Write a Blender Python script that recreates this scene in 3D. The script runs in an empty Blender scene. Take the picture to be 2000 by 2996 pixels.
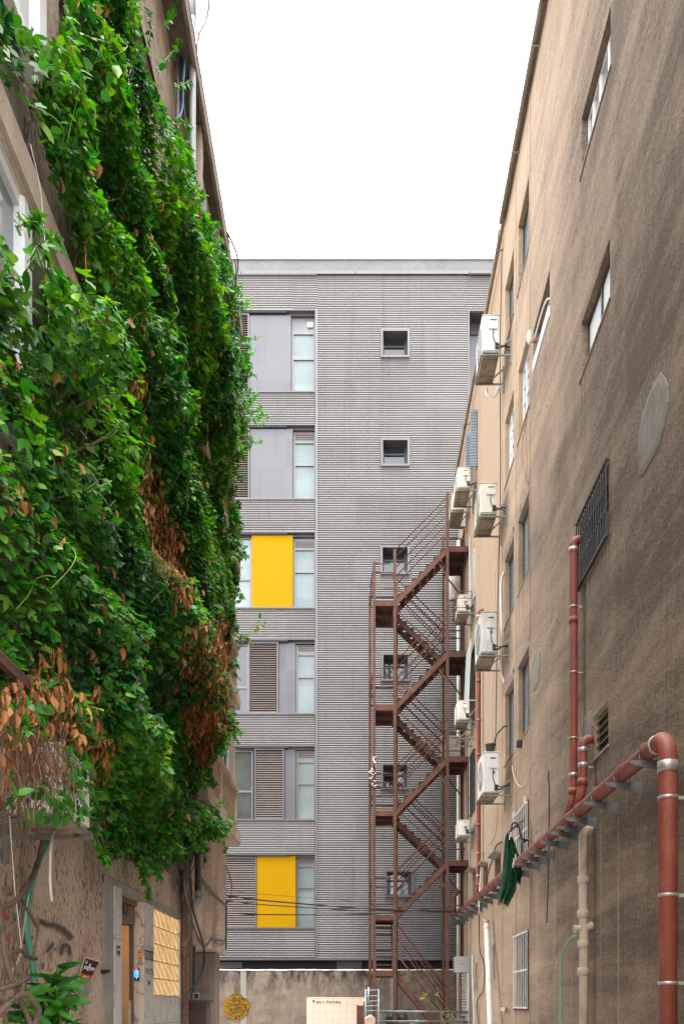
import bpy, bmesh, math, random
import numpy as np
from mathutils import Vector, Matrix
random.seed(7)
RNG = np.random.default_rng(11)
SC = bpy.context.scene
COL = SC.collection
R = math.radians
EYE, F, CX, CY = 1.5, 1960.0, 815.4, 2305.0      # eye height; focal length and principal point of the photograph

def onx(vx, vy, X):                               # point on a wall plane x = X
    Y = F*X/(vx-CX)
    return Vector((X, Y, EYE+(CY-vy)*Y/F))
def ony(vx, vy, Y):                               # point on a frontal plane y = Y
    return Vector(((vx-CX)*Y/F, Y, EYE+(CY-vy)*Y/F))

# ------------------------------------------------------------------ objects
WL = {}
def tag(o, label=None, cat=None, group=None, kind=None):
    if label: o['label'] = label
    if cat: o['category'] = cat
    if group: o['group'] = group
    if kind: o['kind'] = kind
    return o
def thing(name, label, cat, loc=(0, 0, 0), group=None):
    o = bpy.data.objects.new(name, None); COL.objects.link(o)
    o.empty_display_size = .2
    o.location = loc; WL[o.name] = Vector(loc)
    return tag(o, label, cat, group)

class MB:
    def __init__(s): s.v = []; s.f = []; s.m = []; s.sm = []
    def add(s, vs, fs, mi=0, smooth=False):
        b = len(s.v); s.v.extend([tuple(p) for p in vs])
        for f in fs: s.f.append([b+i for i in f]); s.m.append(mi); s.sm.append(smooth)
        return s
    def quad(s, a, b, c, d, mi=0): return s.add([a, b, c, d], [(0, 1, 2, 3)], mi)
    def box(s, x0, x1, y0, y1, z0, z1, mi=0):
        x0, x1 = min(x0, x1), max(x0, x1); y0, y1 = min(y0, y1), max(y0, y1); z0, z1 = min(z0, z1), max(z0, z1)
        v = [(x0,y0,z0),(x1,y0,z0),(x1,y1,z0),(x0,y1,z0),(x0,y0,z1),(x1,y0,z1),(x1,y1,z1),(x0,y1,z1)]
        return s.add(v, [(0,3,2,1),(4,5,6,7),(0,1,5,4),(1,2,6,5),(2,3,7,6),(3,0,4,7)], mi)
    def bbox(s, x0, x1, y0, y1, z0, z1, b=.01, mi=0):     # box with chamfered edges
        x0, x1 = min(x0, x1), max(x0, x1); y0, y1 = min(y0, y1), max(y0, y1); z0, z1 = min(z0, z1), max(z0, z1)
        bm = bmesh.new()
        bmesh.ops.create_cube(bm, size=1)
        for v in bm.verts:
            v.co = Vector((x0+(v.co.x+.5)*(x1-x0), y0+(v.co.y+.5)*(y1-y0), z0+(v.co.z+.5)*(z1-z0)))
        bmesh.ops.bevel(bm, geom=bm.edges[:], offset=min(b, .3*min(x1-x0, y1-y0, z1-z0)), segments=2, affect='EDGES')
        bm.verts.index_update()
        s.add([v.co for v in bm.verts], [[v.index for v in f.verts] for f in bm.faces], mi); bm.free()
        return s
    def beam(s, a, b, w, h, up=(0, 0, 1), mi=0):          # rectangular bar from a to b, w across, h along up
        a, b = Vector(a), Vector(b); d = (b-a).normalized(); up = Vector(up)
        if abs(d.dot(up)) > .98: up = Vector((0, 1, 0))
        r = d.cross(up).normalized(); u = r.cross(d).normalized()
        v = []
        for p in (a, b):
            for sx, sy in ((-1,-1),(1,-1),(1,1),(-1,1)): v.append(p+r*(sx*w/2)+u*(sy*h/2))
        return s.add(v, [(0,1,2,3),(7,6,5,4),(0,4,5,1),(1,5,6,2),(2,6,7,3),(3,7,4,0)], mi)
    def tube(s, pts, r, n=8, cap=True, mi=0):
        pts = [Vector(p) for p in pts]; k = len(pts)
        rr = r if isinstance(r, (list, tuple)) else [r]*k
        u = None; vs = []
        for i, p in enumerate(pts):
            d = (pts[min(i+1, k-1)]-pts[max(i-1, 0)])
            d = d.normalized() if d.length > 1e-9 else Vector((0,0,1))
            if u is None:
                u = d.orthogonal().normalized()
            else:
                u = (u-d*u.dot(d)); u = u.normalized() if u.length > 1e-6 else d.orthogonal().normalized()
            w = d.cross(u)
            for j in range(n):
                t = 2*math.pi*j/n; vs.append(p+(u*math.cos(t)+w*math.sin(t))*rr[i])
        fs = [(i*n+j, i*n+(j+1)%n, (i+1)*n+(j+1)%n, (i+1)*n+j) for i in range(k-1) for j in range(n)]
        b = len(s.v); s.add(vs, fs, mi, True)
        if cap:
            s.f.append([b+j for j in reversed(range(n))]); s.m.append(mi); s.sm.append(False)
            s.f.append([b+(k-1)*n+j for j in range(n)]); s.m.append(mi); s.sm.append(False)
        return s
    def cyl(s, c, axis, r, h, n=20, mi=0):
        c = Vector(c); ax = Vector(axis).normalized()
        return s.tube([c, c+ax*h], r, n, True, mi)
    def grid(s, P, mi=0, smooth=True):                    # P: rows of points
        nr, nc = len(P), len(P[0])
        return s.add([p for row in P for p in row],
                     [(i*nc+j, i*nc+j+1, (i+1)*nc+j+1, (i+1)*nc+j) for i in range(nr-1) for j in range(nc-1)], mi, smooth)
    def wall(s, plane, pos, u0, u1, z0, z1, holes=(), depth=.15, inward=1, mi=0, cuts=()):
        # wall on x=pos (plane 'x', u is y) or y=pos (plane 'y', u is x); holes (u0,u1,z0,z1[,depth]) with reveals
        us = sorted({u0, u1, *[c for h in holes for c in h[:2]], *cuts}); us = [u for u in us if u0 <= u <= u1]
        zs = sorted({z0, z1, *[c for h in holes for c in h[2:4]]}); zs = [z for z in zs if z0 <= z <= z1]
        def P(u, z, d=0): return (pos+d*inward, u, z) if plane == 'x' else (u, pos+d*inward, z)
        for a, b in zip(us, us[1:]):
            for c, d in zip(zs, zs[1:]):
                mu, mz = (a+b)/2, (c+d)/2
                if any(h[0] < mu < h[1] and h[2] < mz < h[3] for h in holes): continue
                s.quad(P(a,c), P(b,c), P(b,d), P(a,d), mi)
        for h in holes:
            a, b, c, d = h[:4]; D = h[4] if len(h) > 4 else depth
            s.quad(P(a,c), P(b,c), P(b,c,D), P(a,c,D), mi); s.quad(P(a,d), P(b,d), P(b,d,D), P(a,d,D), mi)
            s.quad(P(a,c), P(a,d), P(a,d,D), P(a,c,D), mi); s.quad(P(b,c), P(b,d), P(b,d,D), P(b,c,D), mi)
        return s

def obj(name, mb, mats, parent=None, label=None, cat=None, group=None, kind=None, fixn=False):
    me = bpy.data.meshes.new(name)
    off = Vector((0, 0, 0))
    if parent is not None: off = WL[parent.name]
    else:
        xs = list(zip(*mb.v)); off = Vector(((min(xs[0])+max(xs[0]))/2, (min(xs[1])+max(xs[1]))/2, min(xs[2])))
    me.from_pydata([(p[0]-off[0], p[1]-off[1], p[2]-off[2]) for p in mb.v], [], mb.f)
    for m in (mats if isinstance(mats, (list, tuple)) else [mats]): me.materials.append(m)
    me.polygons.foreach_set('material_index', mb.m)
    me.polygons.foreach_set('use_smooth', mb.sm)
    if fixn:
        bm = bmesh.new(); bm.from_mesh(me); bmesh.ops.recalc_face_normals(bm, faces=bm.faces[:]); bm.to_mesh(me); bm.free()
    me.update()
    o = bpy.data.objects.new(name, me); COL.objects.link(o)
    if parent is not None:
        o.parent = parent; WL[o.name] = off
    else:
        o.location = off; WL[o.name] = off
    return tag(o, label, cat, group, kind)

def curve(pts, n=8):                                       # Catmull-Rom through points
    pts = [Vector(p) for p in pts]
    q = [pts[0]*2-pts[1]] + pts + [pts[-1]*2-pts[-2]]
    out = []
    for i in range(1, len(q)-2):
        p0, p1, p2, p3 = q[i-1], q[i], q[i+1], q[i+2]
        for k in range(n):
            t = k/n
            out.append(.5*((2*p1)+(p2-p0)*t+(2*p0-5*p1+4*p2-p3)*t*t+(3*p1-p0-3*p2+p3)*t**3))
    return out+[pts[-1]]
def arc(c, a, b, t0, t1, r, n=8):                           # arc about c in the plane of unit vectors a, b
    c, a, b = Vector(c), Vector(a), Vector(b)
    return [c+a*(r*math.cos(t0+(t1-t0)*i/n))+b*(r*math.sin(t0+(t1-t0)*i/n)) for i in range(n+1)]

def text_mesh(body, size, mat, parent, name, origin, ux, uy, width=None, extrude=.001, label=None, align='LEFT', bold=0.0):
    cu = bpy.data.curves.new(name, 'FONT'); cu.body = body; cu.size = size; cu.extrude = extrude; cu.align_x = align; cu.offset = bold
    o = bpy.data.objects.new(name+'_src', cu); COL.objects.link(o)
    dg = bpy.context.evaluated_depsgraph_get(); dg.update()
    me = bpy.data.meshes.new_from_object(o.evaluated_get(dg), depsgraph=dg)
    bpy.data.objects.remove(o); bpy.data.curves.remove(cu)
    ux, uy = Vector(ux).normalized(), Vector(uy).normalized(); uz = ux.cross(uy)
    if len(me.vertices):
        xs = [v.co.x for v in me.vertices]; x0, x1 = min(xs), max(xs)
        k = (width/(x1-x0)) if width else 1
        off = WL[parent.name] if parent is not None else Vector((0,0,0))
        for v in me.vertices:
            c = v.co; v.co = Vector(origin)+ux*((c.x-(x0 if width else 0))*k)+uy*c.y+uz*c.z-off
    me.materials.clear(); me.materials.append(mat)
    r = bpy.data.objects.new(name, me); COL.objects.link(r)
    if parent is not None: r.parent = parent; WL[r.name] = WL[parent.name]
    if label: r['label'] = label
    return r

# ------------------------------------------------------------------ materials
class NT:
    def __init__(s, name):
        s.mat = bpy.data.materials.new(name); s.mat.use_nodes = True
        s.nt = s.mat.node_tree; s.b = s.nt.nodes['Principled BSDF']; s.out = s.nt.nodes['Material Output']
        s.pos = s.nt.nodes.new('ShaderNodeNewGeometry').outputs['Position']
    def n(s, t, **kw):
        nd = s.nt.nodes.new(t)
        for k, v in kw.items():
            if k in nd.inputs.keys(): s.set(nd.inputs[k], v)
            else: setattr(nd, k, v)
        return nd
    def set(s, sock, v):
        if isinstance(v, bpy.types.NodeSocket): s.nt.links.new(v, sock)
        else: sock.default_value = v
    def map(s, scale=(1,1,1), rot=(0,0,0), loc=(0,0,0), vec=None):
        m = s.n('ShaderNodeMapping'); s.nt.links.new(vec or s.pos, m.inputs['Vector'])
        m.inputs['Scale'].default_value = scale; m.inputs['Rotation'].default_value = rot; m.inputs['Location'].default_value = loc
        return m.outputs[0]
    def noise(s, vec, scale=1, detail=4, rough=.55, dist=0):
        nd = s.n('ShaderNodeTexNoise', Scale=scale, Detail=detail, Roughness=rough, Distortion=dist)
        s.nt.links.new(vec, nd.inputs['Vector']); return nd.outputs['Fac']
    def vor(s, vec, scale=1, feature='F1', out='Distance'):
        nd = s.n('ShaderNodeTexVoronoi', feature=feature, Scale=scale); s.nt.links.new(vec, nd.inputs['Vector']); return nd.outputs[out]
    def ramp(s, fac, stops, interp='LINEAR'):
        nd = s.n('ShaderNodeValToRGB'); cr = nd.color_ramp; cr.interpolation = interp
        while len(cr.elements) < len(stops): cr.elements.new(.5)
        for e, (p, c) in zip(cr.elements, stops):
            e.position = p; e.color = (c, c, c, 1) if isinstance(c, (int, float)) else (*c, 1)
        s.set(nd.inputs[0], fac); return nd.outputs[0]
    def mix(s, fac, a, b, mode='MIX'):
        nd = s.n('ShaderNodeMix', data_type='RGBA', blend_type=mode)
        s.set(nd.inputs[0], fac)
        for i, c in ((6, a), (7, b)): s.set(nd.inputs[i], (*c, 1) if isinstance(c, tuple) and len(c) == 3 else c)
        return nd.outputs[2]
    def math(s, op, a, b=0.0, clamp=False):
        nd = s.n('ShaderNodeMath', operation=op, use_clamp=clamp); s.set(nd.inputs[0], a); s.set(nd.inputs[1], b); return nd.outputs[0]
    def sep(s):
        nd = s.n('ShaderNodeSeparateXYZ'); s.nt.links.new(s.pos, nd.inputs[0]); return nd.outputs
    def mapr(s, v, a, b, c=0.0, d=1.0):
        nd = s.n('ShaderNodeMapRange'); s.set(nd.inputs[0], v)
        for i, x in enumerate((a, b, c, d)): nd.inputs[i+1].default_value = x
        return nd.outputs[0]
    def bump(s, h, strength=.3, dist=.02, prev=None):
        nd = s.n('ShaderNodeBump', Strength=strength, Distance=dist); s.set(nd.inputs['Height'], h)
        if prev is not None: s.nt.links.new(prev, nd.inputs['Normal'])
        s.nt.links.new(nd.outputs[0], s.b.inputs['Normal']); return nd.outputs[0]
    def fin(s, color=None, rough=.7, metal=0, spec=.3, **kw):
        if color is not None: s.set(s.b.inputs['Base Color'], (*color, 1) if isinstance(color, tuple) and len(color) == 3 else color)
        s.set(s.b.inputs['Roughness'], rough); s.set(s.b.inputs['Metallic'], metal); s.b.inputs['Specular IOR Level'].default_value = spec
        for k, v in kw.items(): s.set(s.b.inputs[k.replace('_', ' ')], v)
        return s.mat

def plain(name, c, rough=.6, metal=0, var=.18, vs=3.0, spec=.4, bump=0, dirt=None, ds=1.6, **kw):
    t = NT(name); n = t.noise(t.pos, vs, 5, .6)
    lo = tuple(x*(1-var) for x in c); hi = tuple(min(1, x*(1+var)) for x in c)
    col = t.ramp(n, [(.3, lo), (.7, hi)])
    if dirt:
        d = t.noise(t.map((1, 1, .35)), ds*2.3, 6, .7)
        col = t.mix(t.ramp(d, [(.50, 0), (.72, .85)]), col, dirt)
    if bump: t.bump(t.noise(t.pos, 60, 4, .6), bump, .01)
    return t.fin(col, rough, metal, spec, **kw)

M = {}
def mat_render_wall():
    t = NT('grainy render'); x, y, z = t.sep()
    band = t.noise(t.map((1, .17, .95), (R(-14), 0, 0)), 1.15, 9, .66, .55)       # broad weather bands, slanting along the wall
    band2 = t.noise(t.map((1, .30, 2.6), (R(-13), 0, 0)), 1.2, 8, .68, .3)
    drip = t.noise(t.map((1, 3.4, .11)), 1.0, 5, .6, .15)                     # vertical run-off
    blot = t.noise(t.map((1, .55, .5)), 1.0, 5, .65, .5)
    grain = t.noise(t.pos, 42, 3, .75)
    spk = t.noise(t.map((1, 1, 1.3)), 21, 2, .6)
    s = t.math('ADD', t.math('MULTIPLY', band, .72), t.math('MULTIPLY', band2, .38))
    s = t.math('ADD', s, t.math('MULTIPLY', drip, .16))
    s = t.math('ADD', s, .06)
    s = t.math('ADD', s, t.math('MULTIPLY', blot, .30))
    s = t.math('ADD', s, t.math('MULTIPLY', t.math('SUBTRACT', spk, .5), .38))
    s = t.math('ADD', s, t.math('MULTIPLY', t.math('SUBTRACT', grain, .5), .56))
    s = t.math('SUBTRACT', s, .84)
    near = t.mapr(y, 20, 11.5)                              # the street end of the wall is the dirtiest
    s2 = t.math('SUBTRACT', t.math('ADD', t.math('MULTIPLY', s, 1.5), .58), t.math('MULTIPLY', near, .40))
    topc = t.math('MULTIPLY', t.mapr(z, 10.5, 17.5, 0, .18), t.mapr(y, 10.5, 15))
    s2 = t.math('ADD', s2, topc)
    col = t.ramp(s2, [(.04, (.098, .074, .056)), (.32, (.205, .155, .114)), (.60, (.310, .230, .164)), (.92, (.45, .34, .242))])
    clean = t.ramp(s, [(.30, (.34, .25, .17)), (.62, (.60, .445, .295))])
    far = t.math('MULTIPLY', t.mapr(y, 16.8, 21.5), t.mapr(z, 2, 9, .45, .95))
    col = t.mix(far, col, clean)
    run = t.noise(t.map((1, 2.3, .035)), 2.2, 3, .5)        # pale clean runs below the pipe brackets
    rm = t.math('MULTIPLY', t.ramp(run, [(.64, 0), (.72, .6)]), t.mapr(z, 4.6, 3.6))
    col = t.mix(rm, col, (.42, .30, .20))
    fine = t.noise(t.map((1, 9, .22)), 1.4, 5, .7, .1); tot = None
    for (a, b, c, h) in ((11.5, 13.15, 14.2, 1.3), (11.55, 13.2, 11.05, 1.4), (11.6, 13.2, 7.85, 1.2), (15.1, 16.7, 13.75, 1.2), (16.95, 18.2, 16.55, 1.1), (16.95, 18.2, 13.4, 1.1), (16.95, 18.2, 10.15, 1.1), (16.95, 18.2, 7.0, 1.2), (11.6, 12.45, 5.0, .7), (17, 18.5, 4.45, 1.2)):
        m = t.math('MULTIPLY', t.math('GREATER_THAN', y, a), t.math('LESS_THAN', y, b)); m = t.math('MULTIPLY', m, t.math('LESS_THAN', z, c)); m = t.math('MULTIPLY', m, t.mapr(z, c-h, c)); tot = m if tot is None else t.math('MAXIMUM', tot, m)
    col = t.mix(t.math('MULTIPLY', tot, t.ramp(fine, [(.46, 0), (.60, .85)])), col, (.115, .088, .068))
    col = t.mix(t.math('MULTIPLY', tot, t.ramp(fine, [(.30, .6), (.40, 0)])), col, (.46, .34, .24))
    crk = t.vor(t.map((1, .5, .35), (R(20), 0, 0)), 1.1, 'DISTANCE_TO_EDGE'); wob = t.noise(t.pos, 5, 4, .6); gate = t.noise(t.pos, .5, 2, .5)
    col = t.mix(t.math('MULTIPLY', t.ramp(t.math('ADD', crk, t.math('MULTIPLY', wob, .02)), [(.010, .75), (.0135, 0)]), t.ramp(gate, [(.52, 0), (.58, 1)])), col, (.09, .07, .055))
    b1 = t.bump(t.math('ADD', grain, t.math('MULTIPLY', spk, .9)), .7, .018)
    t.bump(t.noise(t.map((1, .5, .5)), 1.6, 3, .5), .35, .10, b1)
    return t.fin(col, .92, 0, .12)
def mat_old_stucco():
    t = NT('old rough stucco'); x, y, z = t.sep()
    v = t.map((1, 1.9, .8))
    flake = t.noise(v, 21, 5, .72, .5); big = t.noise(t.map((1, 1, .4)), 1.1, 5, .6, .4)
    drip = t.noise(t.map((1, 5.5, .16)), 1.0, 4, .6, .1)
    base = t.ramp(big, [(.3, (.46, .345, .27)), (.55, (.60, .465, .37)), (.75, (.66, .53, .43))])
    m = t.ramp(t.math('ADD', flake, t.math('MULTIPLY', t.math('SUBTRACT', big, .5), -.3)), [(.53, 0), (.60, .85)])
    col = t.mix(m, base, (.080, .060, .050))
    wr = t.math('MULTIPLY', t.ramp(drip, [(.60, 0), (.70, .65)]), t.mapr(z, 3.2, 0.6, .25, 1))
    col = t.mix(wr, col, (.50, .43, .37))
    up = t.mapr(z, 9, 12)
    col = t.mix(t.math('MULTIPLY', up, .8), col, t.ramp(t.noise(v, 5, 5, .6, .4), [(.35, (.40, .29, .21)), (.55, (.70, .56, .43))]))
    h = t.math('SUBTRACT', flake, t.math('MULTIPLY', m, .25))
    t.bump(h, 1.0, .05)
    return t.fin(col, .9, 0, .15)
def mat_concrete(name, c0, c1, stain, s=1.0, rough=.85, streak=.5):
    t = NT(name)
    n = t.noise(t.pos, 2.2*s, 6, .62); f = t.noise(t.pos, 30*s, 4, .6)
    st = t.noise(t.map((2.6, 2.6, .22)), 1.3*s, 5, .62, .3)
    col = t.ramp(n, [(.3, c0), (.68, c1)])
    col = t.mix(t.ramp(st, [(.52, 0), (.74, streak)]), col, stain)
    col = t.mix(t.math('MULTIPLY', t.ramp(f, [(.35, 1), (.55, 0)]), .22), col, tuple(x*.6 for x in c0))
    t.bump(t.math('ADD', f, n), .35, .012)
    return t.fin(col, rough, 0, .2)
def mat_block_wall():
    t = NT('sooty concrete blocks')
    sp = t.n('ShaderNodeSeparateXYZ'); t.nt.links.new(t.pos, sp.inputs[0])
    cb = t.n('ShaderNodeCombineXYZ'); t.nt.links.new(sp.outputs[0], cb.inputs[0]); t.nt.links.new(sp.outputs[2], cb.inputs[1])
    br = t.n('ShaderNodeTexBrick', Scale=1.0); t.nt.links.new(cb.outputs[0], br.inputs[0])
    br.inputs['Brick Width'].default_value = .46; br.inputs['Row Height'].default_value = .225; br.inputs['Mortar Size'].default_value = .009
    br.inputs['Color1'].default_value = (.135, .108, .088, 1); br.inputs['Color2'].default_value = (.21, .172, .14, 1); br.inputs['Mortar'].default_value = (.17, .13, .105, 1)
    n = t.noise(t.pos, 3.5, 6, .7); col = t.mix(t.ramp(n, [(.35, .0), (.7, .55)]), br.outputs[0], (.25, .20, .16))
    zz = t.mapr(sp.outputs[2], 1.75, 2.6)
    soot = t.noise(t.map((1.6, 1, .5)), 1.9, 6, .72, .4)
    m = t.math('MULTIPLY', t.ramp(soot, [(.42, 0), (.58, .97)]), t.math('ADD', t.math('MULTIPLY', zz, .9), .22), True)
    col = t.mix(m, col, (.035, .03, .028))
    rub = t.math('MULTIPLY', t.mapr(sp.outputs[0], 2.0, 2.35), .8)
    rough2 = t.ramp(t.noise(t.pos, 6, 6, .7), [(.35, (.075, .06, .045)), (.65, (.25, .19, .14))])
    col = t.mix(rub, col, rough2)
    b = t.bump(br.outputs['Fac'], -.5, .02); t.bump(t.noise(t.pos, 40, 4, .6), .5, .012, b)
    return t.fin(col, .92, 0, .15)
def mat_clad(name, c, var=.06):
    t = NT(name); x, y, z = t.sep()
    n = t.noise(t.map((.5, 1, 2.5)), .9, 4, .6); d = t.noise(t.map((6, 1, .25)), .6, 4, .6)
    col = t.ramp(n, [(.3, tuple(a*(1-var) for a in c)), (.7, tuple(a*(1+var) for a in c))])
    col = t.mix(t.ramp(d, [(.52, 0), (.78, .5)]), col, tuple(a*.58 for a in c))
    cx = t.n('ShaderNodeCombineXYZ'); t.nt.links.new(t.math('FLOOR', t.math('DIVIDE', x, 2.45)), cx.inputs[0]); t.nt.links.new(t.math('FLOOR', t.math('DIVIDE', z, 1.02)), cx.inputs[2])
    wn = t.n('ShaderNodeTexWhiteNoise'); t.nt.links.new(cx.outputs[0], wn.inputs[0])
    col = t.mix(1.0, col, t.ramp(wn.outputs[0], [(0, .90), (1, 1.10)]), 'MULTIPLY')
    return t.fin(col, .42, .35, .5)
def mat_rust(name, c0, c1, c2, rough=.75):
    t = NT(name); n = t.noise(t.pos, 3.2, 6, .65); f = t.noise(t.map((1, 1, .5)), 16, 5, .7)
    col = t.ramp(n, [(.3, c0), (.55, c1), (.8, c2)])
    col = t.mix(t.ramp(f, [(.48, 0), (.7, .7)]), col, tuple(a*.5 for a in c0))
    t.bump(f, .25, .004)
    return t.fin(col, rough, .1, .3)
def mat_glass(name, tint=(.02, .025, .03), rough=.06, spec=1.0, wave=.04):
    t = NT(name)
    n = t.noise(t.pos, .8, 2, .5); t.bump(n, wave, .2)
    c = t.ramp(t.noise(t.pos, 1.3, 3, .6), [(.3, tuple(a*.7 for a in tint)), (.7, tuple(a*1.3 for a in tint))])
    return t.fin(c, rough, 0, spec)
def mat_frost():
    t = NT('frosted glass'); x, y, z = t.sep()
    oi = t.n('ShaderNodeObjectInfo'); cbx = t.n('ShaderNodeVectorMath', operation='SCALE'); t.nt.links.new(t.map((.6, 1, 1.2)), cbx.inputs[0]); t.nt.links.new(t.math('ADD', oi.outputs['Random'], .6), cbx.inputs['Scale'])
    n = t.noise(cbx.outputs[0], .8, 3, .6, .3)
    c = t.ramp(n, [(.3, (.105, .145, .155)), (.7, (.165, .21, .205))])
    return t.fin(c, .22, 0, .7)
def mat_marble(name, c, vein, warm=0):
    t = NT(name)
    w = t.noise(t.map((1, 1, .6), (R(28), R(20), 0)), 2.6, 7, .6, 1.6)
    n = t.noise(t.pos, 3, 5, .6)
    v = t.math('ABSOLUTE', t.math('SUBTRACT', w, .5))
    col = t.ramp(n, [(.3, tuple(a*.86 for a in c)), (.7, c)])
    col = t.mix(t.ramp(v, [(.0, .8), (.035, 0)]), col, vein)
    d = t.noise(t.map((1, 4, .2)), 1.2, 4, .6); col = t.mix(t.ramp(d, [(.55, 0), (.8, .45)]), col, tuple(a*.55 for a in c))
    sp = t.sep()
    fr = t.math('ABSOLUTE', t.math('SUBTRACT', t.math('FRACT', t.math('DIVIDE', t.math('ADD', sp[2], .12), .92)), .5))
    col = t.mix(t.ramp(fr, [(.004, .7), (.008, 0)]), col, (.12, .1, .09))
    return t.fin(col, .35, 0, .4)
def mat_leaf(name, rough=.46, trans=.33, attr='Col'):
    t = NT(name)
    a = t.n('ShaderNodeVertexColor'); a.layer_name = attr
    t.fin(a.outputs[0], rough, 0, .28)
    tr = t.n('ShaderNodeBsdfTranslucent'); hs = t.n('ShaderNodeHueSaturation', Saturation=1.15, Value=1.6); t.nt.links.new(a.outputs[0], hs.inputs['Color'])
    t.nt.links.new(hs.outputs[0], tr.inputs[0])
    mx = t.n('ShaderNodeMixShader'); mx.inputs[0].default_value = trans
    t.nt.links.new(t.b.outputs[0], mx.inputs[1]); t.nt.links.new(tr.outputs[0], mx.inputs[2]); t.nt.links.new(mx.outputs[0], t.out.inputs[0])
    return t.mat
def mat_emit(name, c, s):
    t = NT(name); n = t.noise(t.pos, 5, 3, .6)
    col = t.ramp(n, [(.35, tuple(a*.7 for a in c)), (.7, c)])
    return t.fin((.05, .05, .05), .5, 0, .3, Emission_Color=col, Emission_Strength=s)
def mat_tile():
    t = NT('pale pink tiles')
    sp = t.sep(); cb = t.n('ShaderNodeCombineXYZ'); t.nt.links.new(sp[0], cb.inputs[0]); t.nt.links.new(sp[2], cb.inputs[1])
    br = t.n('ShaderNodeTexBrick', Scale=1.0, offset=0.0); t.nt.links.new(t.map(loc=(.07, .11, 0), vec=cb.outputs[0]), br.inputs[0])
    br.inputs['Brick Width'].default_value = .226; br.inputs['Row Height'].default_value = .226; br.inputs['Mortar Size'].default_value = .005
    br.inputs['Color1'].default_value = (.60, .46, .37, 1); br.inputs['Color2'].default_value = (.66, .52, .42, 1); br.inputs['Mortar'].default_value = (.42, .27, .18, 1)
    d = t.noise(t.pos, 4, 5, .65); col = t.mix(t.ramp(d, [(.5, 0), (.8, .4)]), br.outputs[0], (.42, .31, .24))
    return t.fin(col, .35, 0, .4)
def mat_glassblock():
    t = NT('lit glass blocks'); sp = t.sep()
    w = t.n('ShaderNodeTexWave', wave_type='BANDS', bands_direction='Z', Scale=2.6, Distortion=3.0, Detail=1.0); w.inputs['Detail Scale'].default_value = 1.2
    t.nt.links.new(t.map((1, 1, .8), (R(25), 0, 0)), w.inputs[0])
    glow = t.noise(t.pos, 2.0, 2, .5)
    col = t.ramp(t.math('MULTIPLY', w.outputs['Fac'], t.mapr(glow, .3, .7, .6, 1.2)), [(.1, (.60, .33, .11)), (.6, (.76, .45, .165)), (1, (.95, .64, .28))])
    t.bump(w.outputs['Fac'], .5, .02)
    return t.fin((.30, .24, .15), .12, 0, .6, Emission_Color=col, Emission_Strength=.17)

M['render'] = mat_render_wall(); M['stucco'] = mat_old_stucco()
M['conc'] = mat_concrete('weathered concrete', (.20, .165, .135), (.30, .25, .205), (.07, .058, .048))
M['conc_grey'] = mat_concrete('smooth grey concrete', (.125, .125, .123), (.165, .165, .162), (.10, .10, .10), .6, .8, .3)
M['patch'] = mat_concrete('grey cement patch', (.155, .135, .112), (.235, .208, .175), (.12, .105, .09), 2.0)
M['concl'] = mat_concrete('pale weathered concrete', (.36, .285, .225), (.50, .415, .34), (.12, .095, .075), 1.1)
M['cement'] = mat_concrete('cement trim', (.22, .205, .185), (.30, .28, .255), (.12, .105, .09), 1.4)
M['soffit'] = mat_concrete('peeling painted soffit', (.10, .08, .066), (.20, .16, .13), (.04, .033, .028), 1.5)
M['block'] = mat_block_wall()
M['clad'] = mat_clad('grey corrugated steel', (.112, .108, .108)); M['trim'] = mat_clad('grey steel trim', (.112, .110, .113))
M['panelgrey'] = mat_clad('pale lilac grey panel', (.096, .094, .105), .04); M['yellow'] = plain('yellow painted panel', (.33, .180, .0006), .6, 0, .05, 1.2, .06)
M['louver'] = plain('taupe louver slat', (.125, .100, .090), .5, .2, .08)
M['frost'] = mat_frost(); M['glass'] = mat_glass('dark window glass'); M['glass2'] = mat_glass('greenish window glass', (.045, .06, .052), .05)
M['winback'] = plain('window interior', (.05, .05, .05), .9); M['skyglass'] = mat_glass('pale window glass', (.16, .19, .20), .12, .9)
M['rust'] = mat_rust('brown red painted steel', (.068, .030, .021), (.108, .048, .033), (.16, .074, .049))
M['rustdark'] = mat_rust('dark rusted steel', (.05, .026, .019), (.085, .042, .03), (.12, .062, .042))
M['rustpipe'] = mat_rust('rusty iron pipe', (.075, .035, .022), (.15, .085, .06), (.28, .21, .17))
M['redpipe'] = plain('red brown sewer pipe', (.185, .040, .025), .5, 0, .22, 3.0, .35, 0, (.16, .075, .055), 1.5)
def mat_redpipe():
    t = NT('faded red sewer pipe'); g = t.n('ShaderNodeNewGeometry'); sp = t.n('ShaderNodeSeparateXYZ'); t.nt.links.new(g.outputs['Normal'], sp.inputs[0])
    n = t.noise(t.pos, 3, 6, .65); col = t.ramp(n, [(.3, (.150, .034, .022)), (.55, (.195, .044, .027)), (.75, (.225, .062, .040))])
    st = t.noise(t.map((5, 5, .25)), 1.6, 5, .65); col = t.mix(t.ramp(st, [(.52, 0), (.70, .8)]), col, (.085, .040, .032))
    du = t.noise(t.pos, 12, 5, .7); col = t.mix(t.math('MULTIPLY', t.mapr(sp.outputs[2], .15, .95), t.ramp(du, [(.3, .25), (.7, .75)])), col, (.26, .165, .12))
    sc = t.noise(t.map((30, 30, 3)), 2, 3, .6); col = t.mix(t.ramp(sc, [(.66, 0), (.70, .45)]), col, (.32, .16, .12))
    t.bump(n, .1, .01); return t.fin(col, t.ramp(du, [(.3, .42), (.7, .68)]), 0, .3)
M['redpipe'] = mat_redpipe()
M['steel'] = plain('worn galvanised steel', (.20, .20, .195), .45, .55, .25, 5, .5, 0, (.10, .075, .06))
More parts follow.
